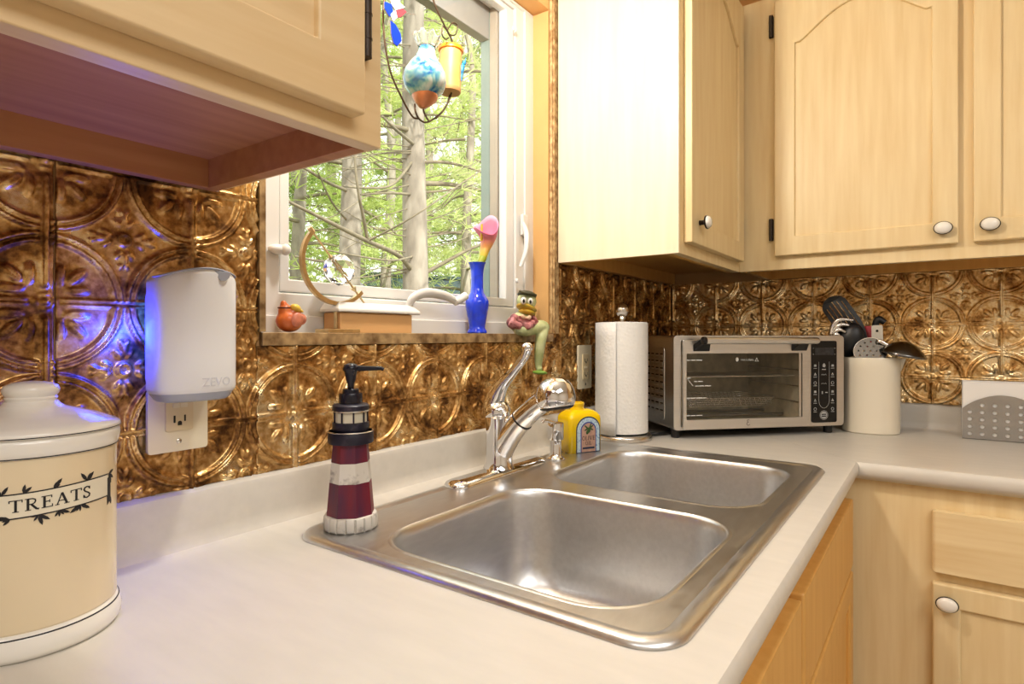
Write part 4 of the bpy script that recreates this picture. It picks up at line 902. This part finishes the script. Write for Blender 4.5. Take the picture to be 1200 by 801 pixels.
# brass ring stand with a crystal ball on a rod
bx_, by_ = -1.461, .010
BR = mat('aged brass', rgb(212, 188, 142), .3, .9, var=.12, scale=60)
bs = thing('crystal_ball_stand', 'brass arc stand with slanted rod through a clear ball on the sill', 'ornament', (bx_, by_, ZS))
obj('base', MB().box(-1.492, by_-.016, ZS, -1.428, by_+.018, ZS+.006), BR, bs, bevel=.001)
obj('post', MB().box(bx_-.0055, by_-.004, ZS+.0065, bx_+.0055, by_+.004, .322), BR, bs, bevel=.0008)
ac = Vector((-1.462, by_, .384)); ar = .066
arc = [ac+Vector((ar*math.cos(t), 0, ar*.99*math.sin(t))) for t in np.linspace(math.radians(136), math.radians(318), 40)]
mb = MB(); rings = []
for p_ in arc:
    n_ = (p_-ac).normalized(); rings.append([p_+n_*.0032+Vector((0, -.0035, 0)), p_+n_*.0032+Vector((0, .0035, 0)), p_-n_*.0032+Vector((0, .0035, 0)), p_-n_*.0032+Vector((0, -.0035, 0))])
obj('arc', MB().loft(rings), BR, bs, smooth=30)
r0, r1 = Vector((-1.513, by_, .432)), Vector((-1.394, by_, .309))
obj('rod', MB().tube([r0, r1], .0016, 10).tube([r0.lerp(r1, .30), r0.lerp(r1, .345)], [.0025, .0055], 10).tube([r0.lerp(r1, .69), r0.lerp(r1, .735)], [.0055, .0025], 10).ell(r1, .003).tube([r0-(r1-r0)*.02, r0+(r1-r0)*.04], .0042, 8), BR, bs, smooth=50)
bp_ = Vector((-1.459, by_, .374))
CRY = mat('clear crystal', (1, 1, 1, 1), .0, trans=1., ior=1.5)
b_ = bmesh.new(); bmesh.ops.create_icosphere(b_, subdivisions=2, radius=.0262); mb = MB(); mb.add([v.co+bp_ for v in b_.verts], [[v.index for v in f.verts] for f in b_.faces]); b_.free()
obj('ball', mb, CRY, bs, smooth=0)

# orange figurine
fx_, fy_ = -1.553, .006
fg = thing('orange_figurine', 'small orange ceramic bird figurine with pointed cap on the sill', 'figurine', (fx_, fy_, ZS))
OR = mat('orange glaze', rgb(226, 124, 60), .3, col2=rgb(200, 92, 44), scale=60, detail=5, coat=.3); PKG = mat('salmon glaze', rgb(206, 126, 100), .35, var=.2, scale=90); YLG = mat('yellow glaze patch', rgb(224, 188, 70), .35, var=.2, scale=80)
mb = MB().ell((fx_, fy_, ZS+.0175), (.0205, .017, .0172)).ell((fx_-.007, fy_, ZS+.031), (.0105, .010, .012)).ell((fx_-.009, fy_, ZS+.0405), (.0052, .0055, .0075), Matrix.Rotation(-.25, 3, 'Y'))
mb.ell((fx_+.004, fy_-.004, ZS+.030), (.012, .010, .009))
obj('body', mb, OR, fg, remesh=.0016, smooth=60)
obj('head', MB().ell((fx_+.004, fy_-.010, ZS+.0360), (.0085, .0075, .0060), Matrix.Rotation(.5, 3, 'Y')).ell((fx_+.011, fy_-.013, ZS+.0325), (.0045, .003, .0022), Matrix.Rotation(.5, 3, 'Y')), YLG, fg, smooth=60)
obj('wing', MB().ell((fx_+.003, fy_-.015, ZS+.019), (.010, .005, .011), Matrix.Rotation(.5, 3, 'Y')).ell((fx_+.013, fy_-.010, ZS+.020), (.009, .006, .009), Matrix.Rotation(-.4, 3, 'Y')), PKG, fg, smooth=60)
obj('cap_band', MB().tube([(fx_-.008+.0088*math.cos(a*PI/10), fy_+.0088*math.sin(a*PI/10), ZS+.0365) for a in range(21)], .0012, 6), mat('brown glaze', rgb(110, 56, 34), .4), fg, smooth=60)

# frog figurine with a leg hanging over the sill
gx, gy = -.940, .0
fr_ = thing('frog_figurine', 'sitting frog figurine in dark cap with one leg hanging off the sill', 'figurine', (gx, gy, ZS))
FRG = mat('pale green glaze', rgb(206, 210, 160), .4, col2=rgb(176, 184, 126), scale=50); OLV = mat('olive glaze', rgb(112, 112, 62), .4, var=.2, scale=60)
Pf = lambda x, y, yy=0: at_y(x, y, yy)
mb = MB().ell(Pf(611, 378, -.004), (.036, .024, .026)).ell(Pf(616, 366, -.004), (.020, .018, .016)).ell(Pf(617, 353, -.006), (.026, .022, .022))
k = 5
mb.tube(catmull([Pf(604, 384, -.004), Pf(618, 386, -.024), Pf(634, 382, -.034), Pf(639, 386, -.038)], k), interp([.016, .0155, .015, .014], k), 12)
mb.tube(catmull([Pf(637, 384, -.034), Pf(634, 396, -.038), Pf(632, 412, -.034), Pf(631, 428, -.028), Pf(633, 434, -.034)], k), interp([.0145, .0135, .012, .0085, .007], k), 12)
obj('body', mb, FRG, fr_, remesh=.0026, smooth=60)
obj('foot', MB().ell(Pf(632, 436, -.040), (.010, .018, .005)).ell(Pf(638, 437, -.044), (.009, .006, .003)), mat('bright green glaze', rgb(130, 170, 70), .4), fr_, smooth=60)
obj('mouth', MB().ell(Pf(617, 361, -.016), (.030, .021, .0085), Matrix.Rotation(.28, 3, 'Y')).ell(Pf(618, 366, -.018), (.024, .017, .008), Matrix.Rotation(.20, 3, 'Y')), mat('mustard glaze', rgb(204, 160, 50), .35, col2=rgb(168, 150, 52), scale=50), fr_, smooth=60)
mb = MB()
for q in ((613.5, 352), (621.5, 353)): mb.ell(Pf(q[0], q[1], -.026), (.0078, .006, .0085))
obj('eyes', mb, WHITEC, fr_, smooth=60)
mb = MB()
for q in ((613.8, 352.5), (621.6, 353.5)): mb.ell(Pf(q[0], q[1], -.0315), (.0038, .002, .0045))
obj('pupils', mb, BLACKP, fr_, smooth=60)
mb = MB().ell(Pf(617.5, 345.5, -.006), (.024, .022, .0095), Matrix.Rotation(.2, 3, 'Y')).loft([[Pf(a, b, c) for a, b, c in ((608, 342, -.028), (628, 347, -.030), (629, 346, .016), (609, 341, .016))], [Pf(a, b-1.6, c) for a, b, c in ((608, 342, -.028), (628, 347, -.030), (629, 346, .016), (609, 341, .016))]])
obj('cap', mb, mat('dark olive cap', rgb(66, 66, 46), .5, var=.2, scale=60), fr_, smooth=50)
SHIRT = mat('rose patterned glaze', rgb(196, 130, 132), .4, col2=rgb(112, 48, 52), scale=75, detail=5, ramp=(.4, .56))
mb = MB().ell(Pf(609, 378, -.005), (.039, .0265, .0185)).tube([Pf(603, 371, -.015), Pf(600, 380, -.026), Pf(610, 382, -.034)], [.010, .011, .009], 10).tube([Pf(622, 371, -.018), Pf(627, 378, -.030), Pf(618, 382, -.036)], [.010, .010, .009], 10)
obj('shirt', mb, SHIRT, fr_, remesh=.0026, smooth=60)
obj('bow', MB().ell(Pf(613, 371, -.030), (.008, .004, .005), Matrix.Rotation(.4, 3, 'Y')).ell(Pf(620, 372, -.031), (.008, .004, .005), Matrix.Rotation(-.3, 3, 'Y')).ell(Pf(616.5, 372, -.033), .003), mat('cream pink glaze', rgb(230, 190, 160), .4), fr_, smooth=60)

# ------------------------------------------------------------------ things hanging in the window
hy = -.018
def HP(x, y, dy=0): return at_y(x, y, hy+dy)
hw_ = thing('wire_hanger', 'thin dark wire hanger loop with scroll hanging before the window', 'hanger', HP(497, 142))
WIRE = mat('dark rusty wire', rgb(84, 66, 50), .45, .7)
top = HP(495, -62); top.z = 1.0
wm = MB()
wm.tube(catmull([top, HP(462, -30), HP(450, 2), HP(450, 40), HP(457, 82), HP(471, 115), HP(483, 136), HP(490, 139)], 7), .0017, 8)
wm.tube(catmull([HP(486, 122), HP(487, 131, -.004), HP(492, 140, -.004), HP(501, 143), HP(516, 133, .006), HP(526, 118, .01), HP(530, 104, .012)], 7), .0017, 8)
wm.tube(catmull([HP(496, 126), HP(497, 132), HP(500, 138, -.006), HP(502, 141, -.01)], 5), .0017, 8)
wm.tube(catmull([HP(511, 139), HP(522, 126, .02), HP(528, 108, .02)], 5), .0014, 8)
wm.tube(catmull([top, HP(504, -18), HP(509, 4), HP(516, 20), HP(523, 34), HP(529, 46), HP(531, 56)], 7), .0018, 8)
wm.tube(catmull([HP(524, 36), HP(519, 31), HP(518, 40), HP(522, 46), HP(526, 44)], 6), .0013, 8); wm.tube(catmull([HP(524, 36), HP(530, 27), HP(536, 30), HP(534, 40), HP(528, 41), HP(524, 36)], 6), .0013, 8)
wm.tube(catmull([top, top+Vector((0, .012, .02)), top+Vector((.004, .02, .055)), top+Vector((.004, .020, .076))], 5), .002, 8)
obj('wire', wm, WIRE, hw_, smooth=60)
# blown glass globe with ruffled neck and copper cup
GV = mat('swirled milky glass', rgb(232, 240, 242), .08, trans=.25, coat=.5)
nt = GV.node_tree; N = nt.nodes; L = nt.links; tc = N.new('ShaderNodeTexCoord'); nz = N.new('ShaderNodeTexNoise'); nz.inputs['Scale'].default_value = 26; nz.inputs['Detail'].default_value = 3; nz.inputs['Distortion'].default_value = 1.2; cr = N.new('ShaderNodeValToRGB'); L.new(tc.outputs['Object'], nz.inputs['Vector']); L.new(nz.outputs['Fac'], cr.inputs[0]); L.new(cr.outputs[0], N['Principled BSDF'].inputs['Base Color'])
e = cr.color_ramp.elements; e[0].position = .34; e[0].color = rgb(24, 80, 160); e[1].position = .68; e[1].color = rgb(222, 226, 224)
for p_, q in ((.41, rgb(70, 140, 180)), (.48, rgb(130, 180, 180)), (.56, rgb(186, 206, 200))): x = e.new(p_); x.color = q
oc_ = HP(496, 118, -.010); Mv = Matrix.Rotation(.10, 3, 'Y')
gl_ = thing('hanging_glass_feeder', 'milky blue swirled glass globe feeder with ruffled neck hanging in window', 'hanging ornament', oc_)
pr = [(.012, .004), (.024, .012), (.034, .022), (.0385, .036), (.0370, .050), (.0300, .064), (.0210, .076), (.0155, .088), (.0140, .098)]
obj('globe', MB().lathe(pr, oc_, 40, M=Mv, cap=False), GV, gl_, smooth=60, solid=.002, recalc=False)
rings = []
for i in range(7):
    f = i/6; rings.append([Mv @ Vector(((.0140+.0105*f+.003*f*math.sin(8*2*PI*j/64))*math.cos(2*PI*j/64), (.0140+.0105*f+.003*f*math.sin(8*2*PI*j/64))*math.sin(2*PI*j/64), .098+.022*f-.004*f*math.cos(8*2*PI*j/64)))+oc_ for j in range(64)])
obj('ruffled_neck', MB().loft(rings, True, False, False), mat('clear frilled glass', (.95, .98, .96, 1), .05, trans=.85), gl_, smooth=60, solid=.0015, recalc=False)
obj('copper_cup', MB().lathe([(.0035, -.014), (.006, -.013), (.016, -.003), (.0235, .008), (.0245, .0135), (.0235, .0150), (.012, .016)], oc_, 32, M=Matrix.Rotation(.28, 3, 'Y')), mat('copper', rgb(184, 120, 84), .35, .5, var=.1, scale=60), gl_, smooth=50)
# yellow tube
tb = HP(527, 108, .014); tt = HP(528.5, 55, .014); ax_ = (tt-tb).normalized(); M = ax_.to_track_quat('Z', 'Y').to_matrix(); LT = (tt-tb).length
yt = thing('hanging_yellow_tube', 'pale yellow painted tube with orange lid hanging beside the glass globe', 'hanging ornament', tb)
obj('tube', MB().lathe([(.0205, 0), (.0215, .0), (.0220, LT*.9), (.0205, LT*.9), (.0205, 0)], tb, 36, M=M, cap=False), mat('pale yellow paint', rgb(226, 172, 96), .45, col2=rgb(210, 150, 82), scale=40), yt, smooth=40)
obj('lid', MB().lathe([(.023, LT*.88), (.0245, LT*.895), (.0245, LT*.955), (.023, LT*.975), (0, LT*.985)], tb, 36, M=M), mat('orange paint', rgb(222, 130, 24), .4), yt, smooth=40)
obj('base_disc', MB().lathe([(0, -.001), (.0212, -.001), (.0222, .002), (.0222, .006), (.02, .008)], tb, 36, M=M), mat('tan paint', rgb(190, 138, 84), .5), yt, smooth=40)
mb = MB(); random.seed(5)
for i in range(16):
    h_ = random.uniform(.25, .65)*LT; a = random.uniform(-2.4, -1.2); mb.ell(tb+M @ Vector((.0219*math.cos(a), .0219*math.sin(a), h_)), (.0008, .0008, .0022), None, 6, 5)
obj('speckles', mb, OLV, yt)
pb = HP(542, 80, -.006); obj('bird', MB().ell(pb, (.0045, .004, .013), Matrix.Rotation(.25, 3, 'Y')).ell(pb+Vector((.003, -.002, .011)), (.004, .004, .0045)).tube([pb-Vector((.001, 0, .010)), pb-Vector((.004, 0, .026))], [.003, .0015], 8).tube([pb+Vector((.004, -.003, .014)), pb+Vector((.006, -.004, .022))], [.0016, .0006], 6), mat('teal blue paint', rgb(40, 120, 170), .4, var=.3, scale=120), yt, smooth=60)
# stained glass hummingbird
sc_ = thing('hanging_glass_hummingbird', 'blue stained glass hummingbird suncatcher hanging at the cabinet edge', 'suncatcher', HP(462, 25, -.012))
def pane2(pts, m, name):
    P_ = [HP(a, b, -.012) for a, b in pts]; obj(name, MB().plate([(p.x, p.z) for p in P_], [], lambda u, v, d: (u, hy-.012+d, v), -.0015, .0015), m, sc_, smooth=0, bevel=.0004)
    obj('lead', MB().tube([Vector((p.x, hy-.012, p.z)) for p in P_+[P_[0]]], .0011, 6), mat('lead came', rgb(150, 146, 140), .35, .8), sc_, smooth=60)
BGL = mat('cobalt art glass', rgb(24, 60, 214), .1, trans=.35)
pane2([(457, 24), (463, 29), (469, 40), (470, 48), (465, 54), (461, 51), (458, 40)], BGL, 'tail')
pane2([(450, 2), (458, 5), (460, 13), (456, 20), (450, 10)], BGL, 'wing')
pane2([(457, -4), (466, 1), (474, 9), (463, 12), (458, 5)], mat('white art glass', rgb(236, 234, 236), .15, trans=.2), 'wing')
pane2([(463, 12), (471, 10), (476, 14), (470, 20), (465, 21)], mat('maroon art glass', rgb(150, 60, 66), .15, trans=.2), 'throat')
pane2([(457, 17), (463, 12), (465, 21), (460, 25)], mat('white art glass', rgb(236, 234, 236), .15), 'body')
obj('beak', MB().tube([HP(475, 15, -.012), HP(487, 17, -.012)], [.0012, .0005], 6), mat('lead came', rgb(150, 146, 140), .35, .8), sc_)
obj('hanging_wire', MB().tube([HP(452, 0, -.012), HP(440, -22, -.012), HP(436, -60, -.010)], .0008, 6), WIRE, sc_)

# ------------------------------------------------------------------ garden behind the glass
BARK = mat('grey pine bark', rgb(164, 156, 142), .9, col2=rgb(122, 114, 102), scale=14, stretch=(1, 1, .35), detail=8, bump=.8, bscale=20)
TWIG = mat('bare grey branch', rgb(126, 118, 98), .9, var=.2, scale=20)
def leaf_mat(name, col):
    m = bpy.data.materials.new(name); m.use_nodes = True; nt = m.node_tree; N = nt.nodes; L = nt.links; out = N['Material Output']; N.remove(N['Principled BSDF'])
    d = N.new('ShaderNodeBsdfDiffuse'); t = N.new('ShaderNodeBsdfTranslucent'); mx = N.new('ShaderNodeMixShader'); mx.inputs[0].default_value = .5
    tc = N.new('ShaderNodeTexCoord'); nz = N.new('ShaderNodeTexNoise'); nz.inputs['Scale'].default_value = 2.5; cr = N.new('ShaderNodeValToRGB'); L.new(tc.outputs['Object'], nz.inputs['Vector']); L.new(nz.outputs['Fac'], cr.inputs[0])
    cr.color_ramp.elements[0].position = .35; cr.color_ramp.elements[0].color = tuple(c*.72 for c in col[:3])+(1,); cr.color_ramp.elements[1].position = .65; cr.color_ramp.elements[1].color = col
    for s in (d, t): L.new(cr.outputs[0], s.inputs['Color'])
    L.new(d.outputs[0], mx.inputs[1]); L.new(t.outputs[0], mx.inputs[2]); L.new(mx.outputs[0], out.inputs['Surface']); return m
LEAVES = [leaf_mat('pine needles', rgb(200, 218, 130)), leaf_mat('pale needles', rgb(218, 230, 160)), leaf_mat('deep needles', rgb(160, 188, 104))]
def needles(mb, p, d, n, L_, w_, rnd):
    for _ in range(n):
        v = (d*.7+Vector((rnd.gauss(0, 1), rnd.gauss(0, 1), rnd.gauss(0, .8)))*.55).normalized()*(L_*rnd.uniform(.6, 1.1)); s = v.cross(Vector((rnd.gauss(0, 1), rnd.gauss(0, 1), rnd.gauss(0, 1)))).normalized()*w_
        o = len(mb.v); mb.v += [tuple(p-s), tuple(p+s), tuple(p+v)]; mb.f.append((o, o+1, o+2))
def pine(x, y, zg, h_, r, seed, label, group, crown0=.12, nb=26, lm=0, spread=1.3, tuft=9, limbs=(), L_=.16):
    rnd = random.Random(seed); t = thing('pine_tree', label, 'tree', (x, y, zg), group=group)
    pts = [(x+rnd.uniform(-.02, .02)*i, y+rnd.uniform(-.02, .02)*i, zg+h_*i/7) for i in range(8)]
    obj('trunk', MB().tube(catmull(pts, 4), interp([r*(1-.10*i) for i in range(8)], 4), 16), BARK, t, smooth=60)
    fo = MB(); br = MB()
    for i in range(nb):
        f = crown0+(1-crown0)*i/nb; z_ = zg+h_*f; a = i*2.4+rnd.uniform(-.4, .4); ln_ = spread*(1.1-f*.75)*rnd.uniform(.7, 1.1); d = Vector((math.cos(a), math.sin(a), rnd.uniform(-.05, .25))).normalized()
        P_ = [Vector((x, y, z_))+d*(ln_*q)+Vector((0, 0, -.22*ln_*q*q)) for q in (0, .25, .5, .75, 1.)]
        br.tube(catmull(P_, 2), interp([.02, .016, .012, .008, .004], 2), 6)
        for q in np.linspace(.25, 1, 8):
            p_ = Vector((x, y, z_))+d*(ln_*q)+Vector((0, 0, -.22*ln_*q*q))
            for s in range(4):
                sd_ = Vector((-d.y, d.x, 0))*rnd.uniform(-.5, .5)*ln_*.7*(1.1-q*.5); pp = p_+sd_+Vector((0, 0, rnd.uniform(-.12, .12))); needles(fo, pp, (d+sd_*.8+Vector((0, 0, .2))).normalized(), tuft, L_, .0055*L_/.16, rnd)
    obj('branches', br, TWIG, t, smooth=60); obj('needles', fo, LEAVES[lm], t, smooth=0, recalc=False)
    for lb in limbs:
        obj('limb', MB().tube(catmull(lb[0], 6), interp([q*.6 for q in lb[1]], 6), 8), TWIG, t, smooth=60)
    return t
G0 = -1.25
G = lambda x, y, Y: tuple(at_y(x, y, Y))
nearY, midY = 2.1, 2.9
p1 = at_y(486, 200, nearY); p2 = at_y(408, 200, midY)
limbs1 = [([G(486, 322, nearY), G(468, 300, nearY-.1), G(430, 282, nearY-.3), G(390, 262, nearY-.4), G(338, 236, nearY-.5)], [.030, .026, .022, .018, .012]),
 ([G(486, 326, nearY), G(520, 308, nearY-.1), G(548, 293, nearY-.2), G(580, 280, nearY-.3)], [.026, .022, .018, .012]),
 ([G(431, 283, nearY-.3), G(426, 255, nearY-.35), G(420, 225, nearY-.4), G(416, 185, nearY-.4), G(420, 150, nearY-.4)], [.018, .016, .013, .010, .006]),
 ([G(432, 282, nearY-.3), G(470, 262, nearY-.5), G(505, 240, nearY-.6), G(545, 212, nearY-.6), G(590, 184, nearY-.6)], [.010, .009, .008, .007, .004]),
 ([G(486, 190, nearY), G(520, 190, nearY-.1), G(548, 196, nearY-.2), G(580, 208, nearY-.3)], [.022, .018, .014, .010]),
 ([G(486, 186, nearY), G(460, 216, nearY-.1), G(430, 220, nearY-.2), G(402, 218, nearY-.3)], [.016, .014, .012, .008]),
 ([G(486, 170, nearY), G(462, 150, nearY-.2), G(448, 136, nearY-.3)], [.020, .016, .010]),
 ([G(486, 228, nearY), G(455, 226, nearY-.1), G(422, 228, nearY-.2)], [.016, .013, .008]),
 ([G(486, 226, nearY), G(530, 222, nearY-.1), G(570, 212, nearY-.1)], [.014, .012, .006]),
 ([G(486, 300, nearY), G(460, 305, nearY-.3), G(420, 300, nearY-.4), G(370, 290, nearY-.5)], [.012, .010, .008, .005])]
rt_ = random.Random(11)
for i in range(46):
    y0_ = rt_.uniform(10, 330); sd_ = rt_.choice((-1, 1)); yy_ = nearY+rt_.uniform(-.3, .3); dx_ = sd_*rt_.uniform(50, 130); dy_ = rt_.uniform(-50, 40)
    limbs1.append(([G(486, y0_, nearY), G(486+dx_*.4, y0_+dy_*.3, nearY+(yy_-nearY)*.4), G(486+dx_*.75, y0_+dy_*.75+rt_.uniform(-8, 8), yy_), G(486+dx_, y0_+dy_*1.1+rt_.uniform(-14, 14), yy_)], [.008, .006, .005, .003]))
pine(p1.x, p1.y, G0, 7.5, .105, 1, 'nearest pine with thick pale trunk and bare limbs outside the window', 'pines outside the window', crown0=.34, nb=14, lm=1, limbs=limbs1, tuft=8, spread=1.1)
limbs2 = [([G(408, 224, midY), G(385, 214, midY-.2), G(362, 200, midY-.3), G(345, 190, midY-.3)], [.024, .02, .016, .01]),
 ([G(408, 300, midY), G(380, 306, midY-.2), G(345, 300, midY-.3)], [.02, .016, .01]),
 ([G(408, 260, midY), G(388, 235, midY-.2), G(372, 200, midY-.3)], [.014, .012, .007])]
pine(p2.x, p2.y, G0, 7.0, .105, 2, 'second pine trunk left of the nearest one, slightly farther off', 'pines outside the window', crown0=.36, nb=14, lm=0, limbs=limbs2, tuft=8)
rows = [(350, 4.2, 6.0, .08, 0), (455, 4.6, 6.4, .08, 1), (545, 4.0, 6.5, .08, 1), (600, 4.9, 6.2, .09, 0), (300, 5.0, 6.5, .09, 2), (420, 6.2, 8., .1, 0), (500, 6.6, 8.5, .1, 1), (570, 6.4, 8.5, .1, 2), (640, 6.4, 8.0, .1, 0), (350, 7.0, 8.0, .1, 1), (390, 9.0, 10., .12, 2), (470, 9.5, 10.5, .12, 0), (540, 9.2, 10., .12, 0), (610, 9.6, 10., .12, 2), (320, 9.4, 10., .12, 0)]
WHERE = {(0): 'front row'}
for i, (px_, Y_, h_, r_, lm_) in enumerate(rows):
    p_ = at_y(px_, 300, Y_); near_ = Y_ < 5.5
    pine(p_.x, p_.y, G0+.12*Y_*.6, h_, r_, 20+i, 'leafy green conifer in the middle row behind the two bare trunks' if near_ else 'leafy green conifer in the far row closing the view through the window',
         'conifers just behind the bare trunks' if near_ else 'conifers closing the view', crown0=.06, nb=26 if near_ else 30, lm=lm_, spread=1.5 if near_ else 2.0, tuft=7, L_=.22 if near_ else .34)
gr = MB(); ng = 24
gv = [[(-8+26*i/ng, .12+16*j/ng, G0+.07*(16*j/ng)+.03*noise.noise(Vector((i*.7, j*.7, 0)))) for j in range(ng+1)] for i in range(ng+1)]
gr.loft(gv, False, False, False); struct('ground_outside', gr, mat('mossy ground', rgb(126, 138, 84), .95, col2=rgb(110, 96, 70), scale=3, detail=6), recalc=False)
# car parked between the trees
cc = at_y(512, 332, 5.6)
car = thing('parked_car', 'dark teal car parked behind the pines, low in the window', 'car', (cc.x, cc.y, G0+.39), rz=YAW-PI/2+.5)
CARP = mat('dark teal car paint', rgb(36, 62, 66), .2, .3, coat=.8); CGL = mat('car glass', rgb(60, 80, 84), .05, coat=.5)
cz = cc.z-(G0+.39)+.06
def cring(x, w_, z0, z1): return [(x, -w_, z0), (x, w_, z0), (x, w_*.96, z1), (x, -w_*.96, z1)]
obj('body', MB().loft([cring(x, w_, a, b_) for x, w_, a, b_ in ((-2.1, .70, .35, .75), (-2.0, .84, .26, .92), (-1.2, .90, .22, .98), (1.0, .90, .22, .98), (1.9, .86, .26, .86), (2.1, .72, .36, .72))]), CARP, car, bevel=.05, bseg=3)
obj('cabin_glass', MB().loft([[(-1.75, -.78, .97), (1.0, -.78, .97), (1.0, .78, .97), (-1.75, .78, .97)], [(-1.25, -.62, cz-.04), (.30, -.62, cz-.04), (.30, .62, cz-.04), (-1.25, .62, cz-.04)]]), CGL, car, bevel=.03)
obj('roof', MB().loft([[(-1.30, -.66, cz-.05), (.36, -.66, cz-.05), (.36, .66, cz-.05), (-1.30, .66, cz-.05)], [(-1.2, -.6, cz), (.25, -.6, cz), (.25, .6, cz), (-1.2, .6, cz)]]), CARP, car, bevel=.02)
for sx_, sy_ in ((-1.3, -.82), (-1.3, .82), (1.3, -.82), (1.3, .82)):
    obj('wheel', MB().lathe([(.0, -.1), (.2, -.1), (.31, -.09), (.33, -.05), (.33, .05), (.31, .09), (.2, .1), (0, .1)], (sx_, sy_, .33), 24, M=Matrix.Rotation(PI/2, 3, 'X')), BLACKP, car, smooth=40)
mb = MB()
for s in (-1, 1): mb.box(-2.09, s*.62-.1, .68, -2.02, s*.62+.1, .80)
obj('tail_light', mb, mat('red lens', rgb(190, 30, 40), .2), car)

# ------------------------------------------------------------------ light
wd = bpy.data.worlds.new('sky'); SC.world = wd; wd.use_nodes = True; nt = wd.node_tree; N = nt.nodes; L = nt.links
bg = N['Background']; bg.inputs['Color'].default_value = (.98, 1.0, .95, 1); bg.inputs['Strength'].default_value = 2.0
def light(name, kind, loc, energy, col=(1, 1, 1), size=.1, size_y=None, rot=(0, 0, 0), spread=None):
    l = bpy.data.lights.new(name, kind); l.energy = energy; l.color = col
    if kind == 'AREA':
        l.shape = 'RECTANGLE' if size_y else 'SQUARE'; l.size = size
        if size_y: l.size_y = size_y
        if spread: l.spread = spread
    elif kind == 'POINT': l.shadow_soft_size = size
    elif kind == 'SUN': l.angle = size
    o = bpy.data.objects.new(name, l); COL.objects.link(o); o.location = (loc[0], loc[1], loc[2]+H); o.rotation_euler = rot; return o
light('sun', 'SUN', (0, -4, 8), 7.0, (1, .96, .86), .02, rot=(math.radians(42), 0, math.radians(-18)))
light('over_sink_lamp', 'POINT', (-1.40, -.20, 1.0), 21, (1, .95, .87), .035)
light('kitchen_ceiling_fill', 'AREA', (-2.3, -2.0, 1.50), 32, (1, .975, .94), 1.5, 1.0)  # unseen area light at the ceiling, added as general fill for the room
light('window_side_ceiling_lamp', 'AREA', (-3.2, -.9, 1.50), 7, (1, .975, .94), .6, .6)
light('trap_glow', 'POINT', (ZX0-.012, -.030, .268), .8, (.006, .022, 1), .024)

# ------------------------------------------------------------------ camera
cd = bpy.data.cameras.new('camera'); cam = bpy.data.objects.new('camera', cd); COL.objects.link(cam); SC.camera = cam
cd.sensor_width = 36; cd.sensor_fit = 'HORIZONTAL'; cd.lens = 36*FPX/1200; cd.shift_y = -(400.5-HOR)/1200; cd.clip_start = .02; cd.clip_end = 200
cam.location = (CAM.x, CAM.y, CAM.z+H)
cam.rotation_euler = (PI/2, 0, YAW-PI/2)
SC.view_settings.view_transform = 'Standard'; SC.view_settings.look = 'None'; SC.view_settings.exposure = 0; SC.view_settings.gamma = 1; SC.view_settings.use_curve_mapping = False
SC.cycles.max_bounces = 8; SC.cycles.transparent_max_bounces = 16; SC.cycles.caustics_reflective = False; SC.cycles.caustics_refractive = False
SC.cycles.sample_clamp_indirect = 6.0
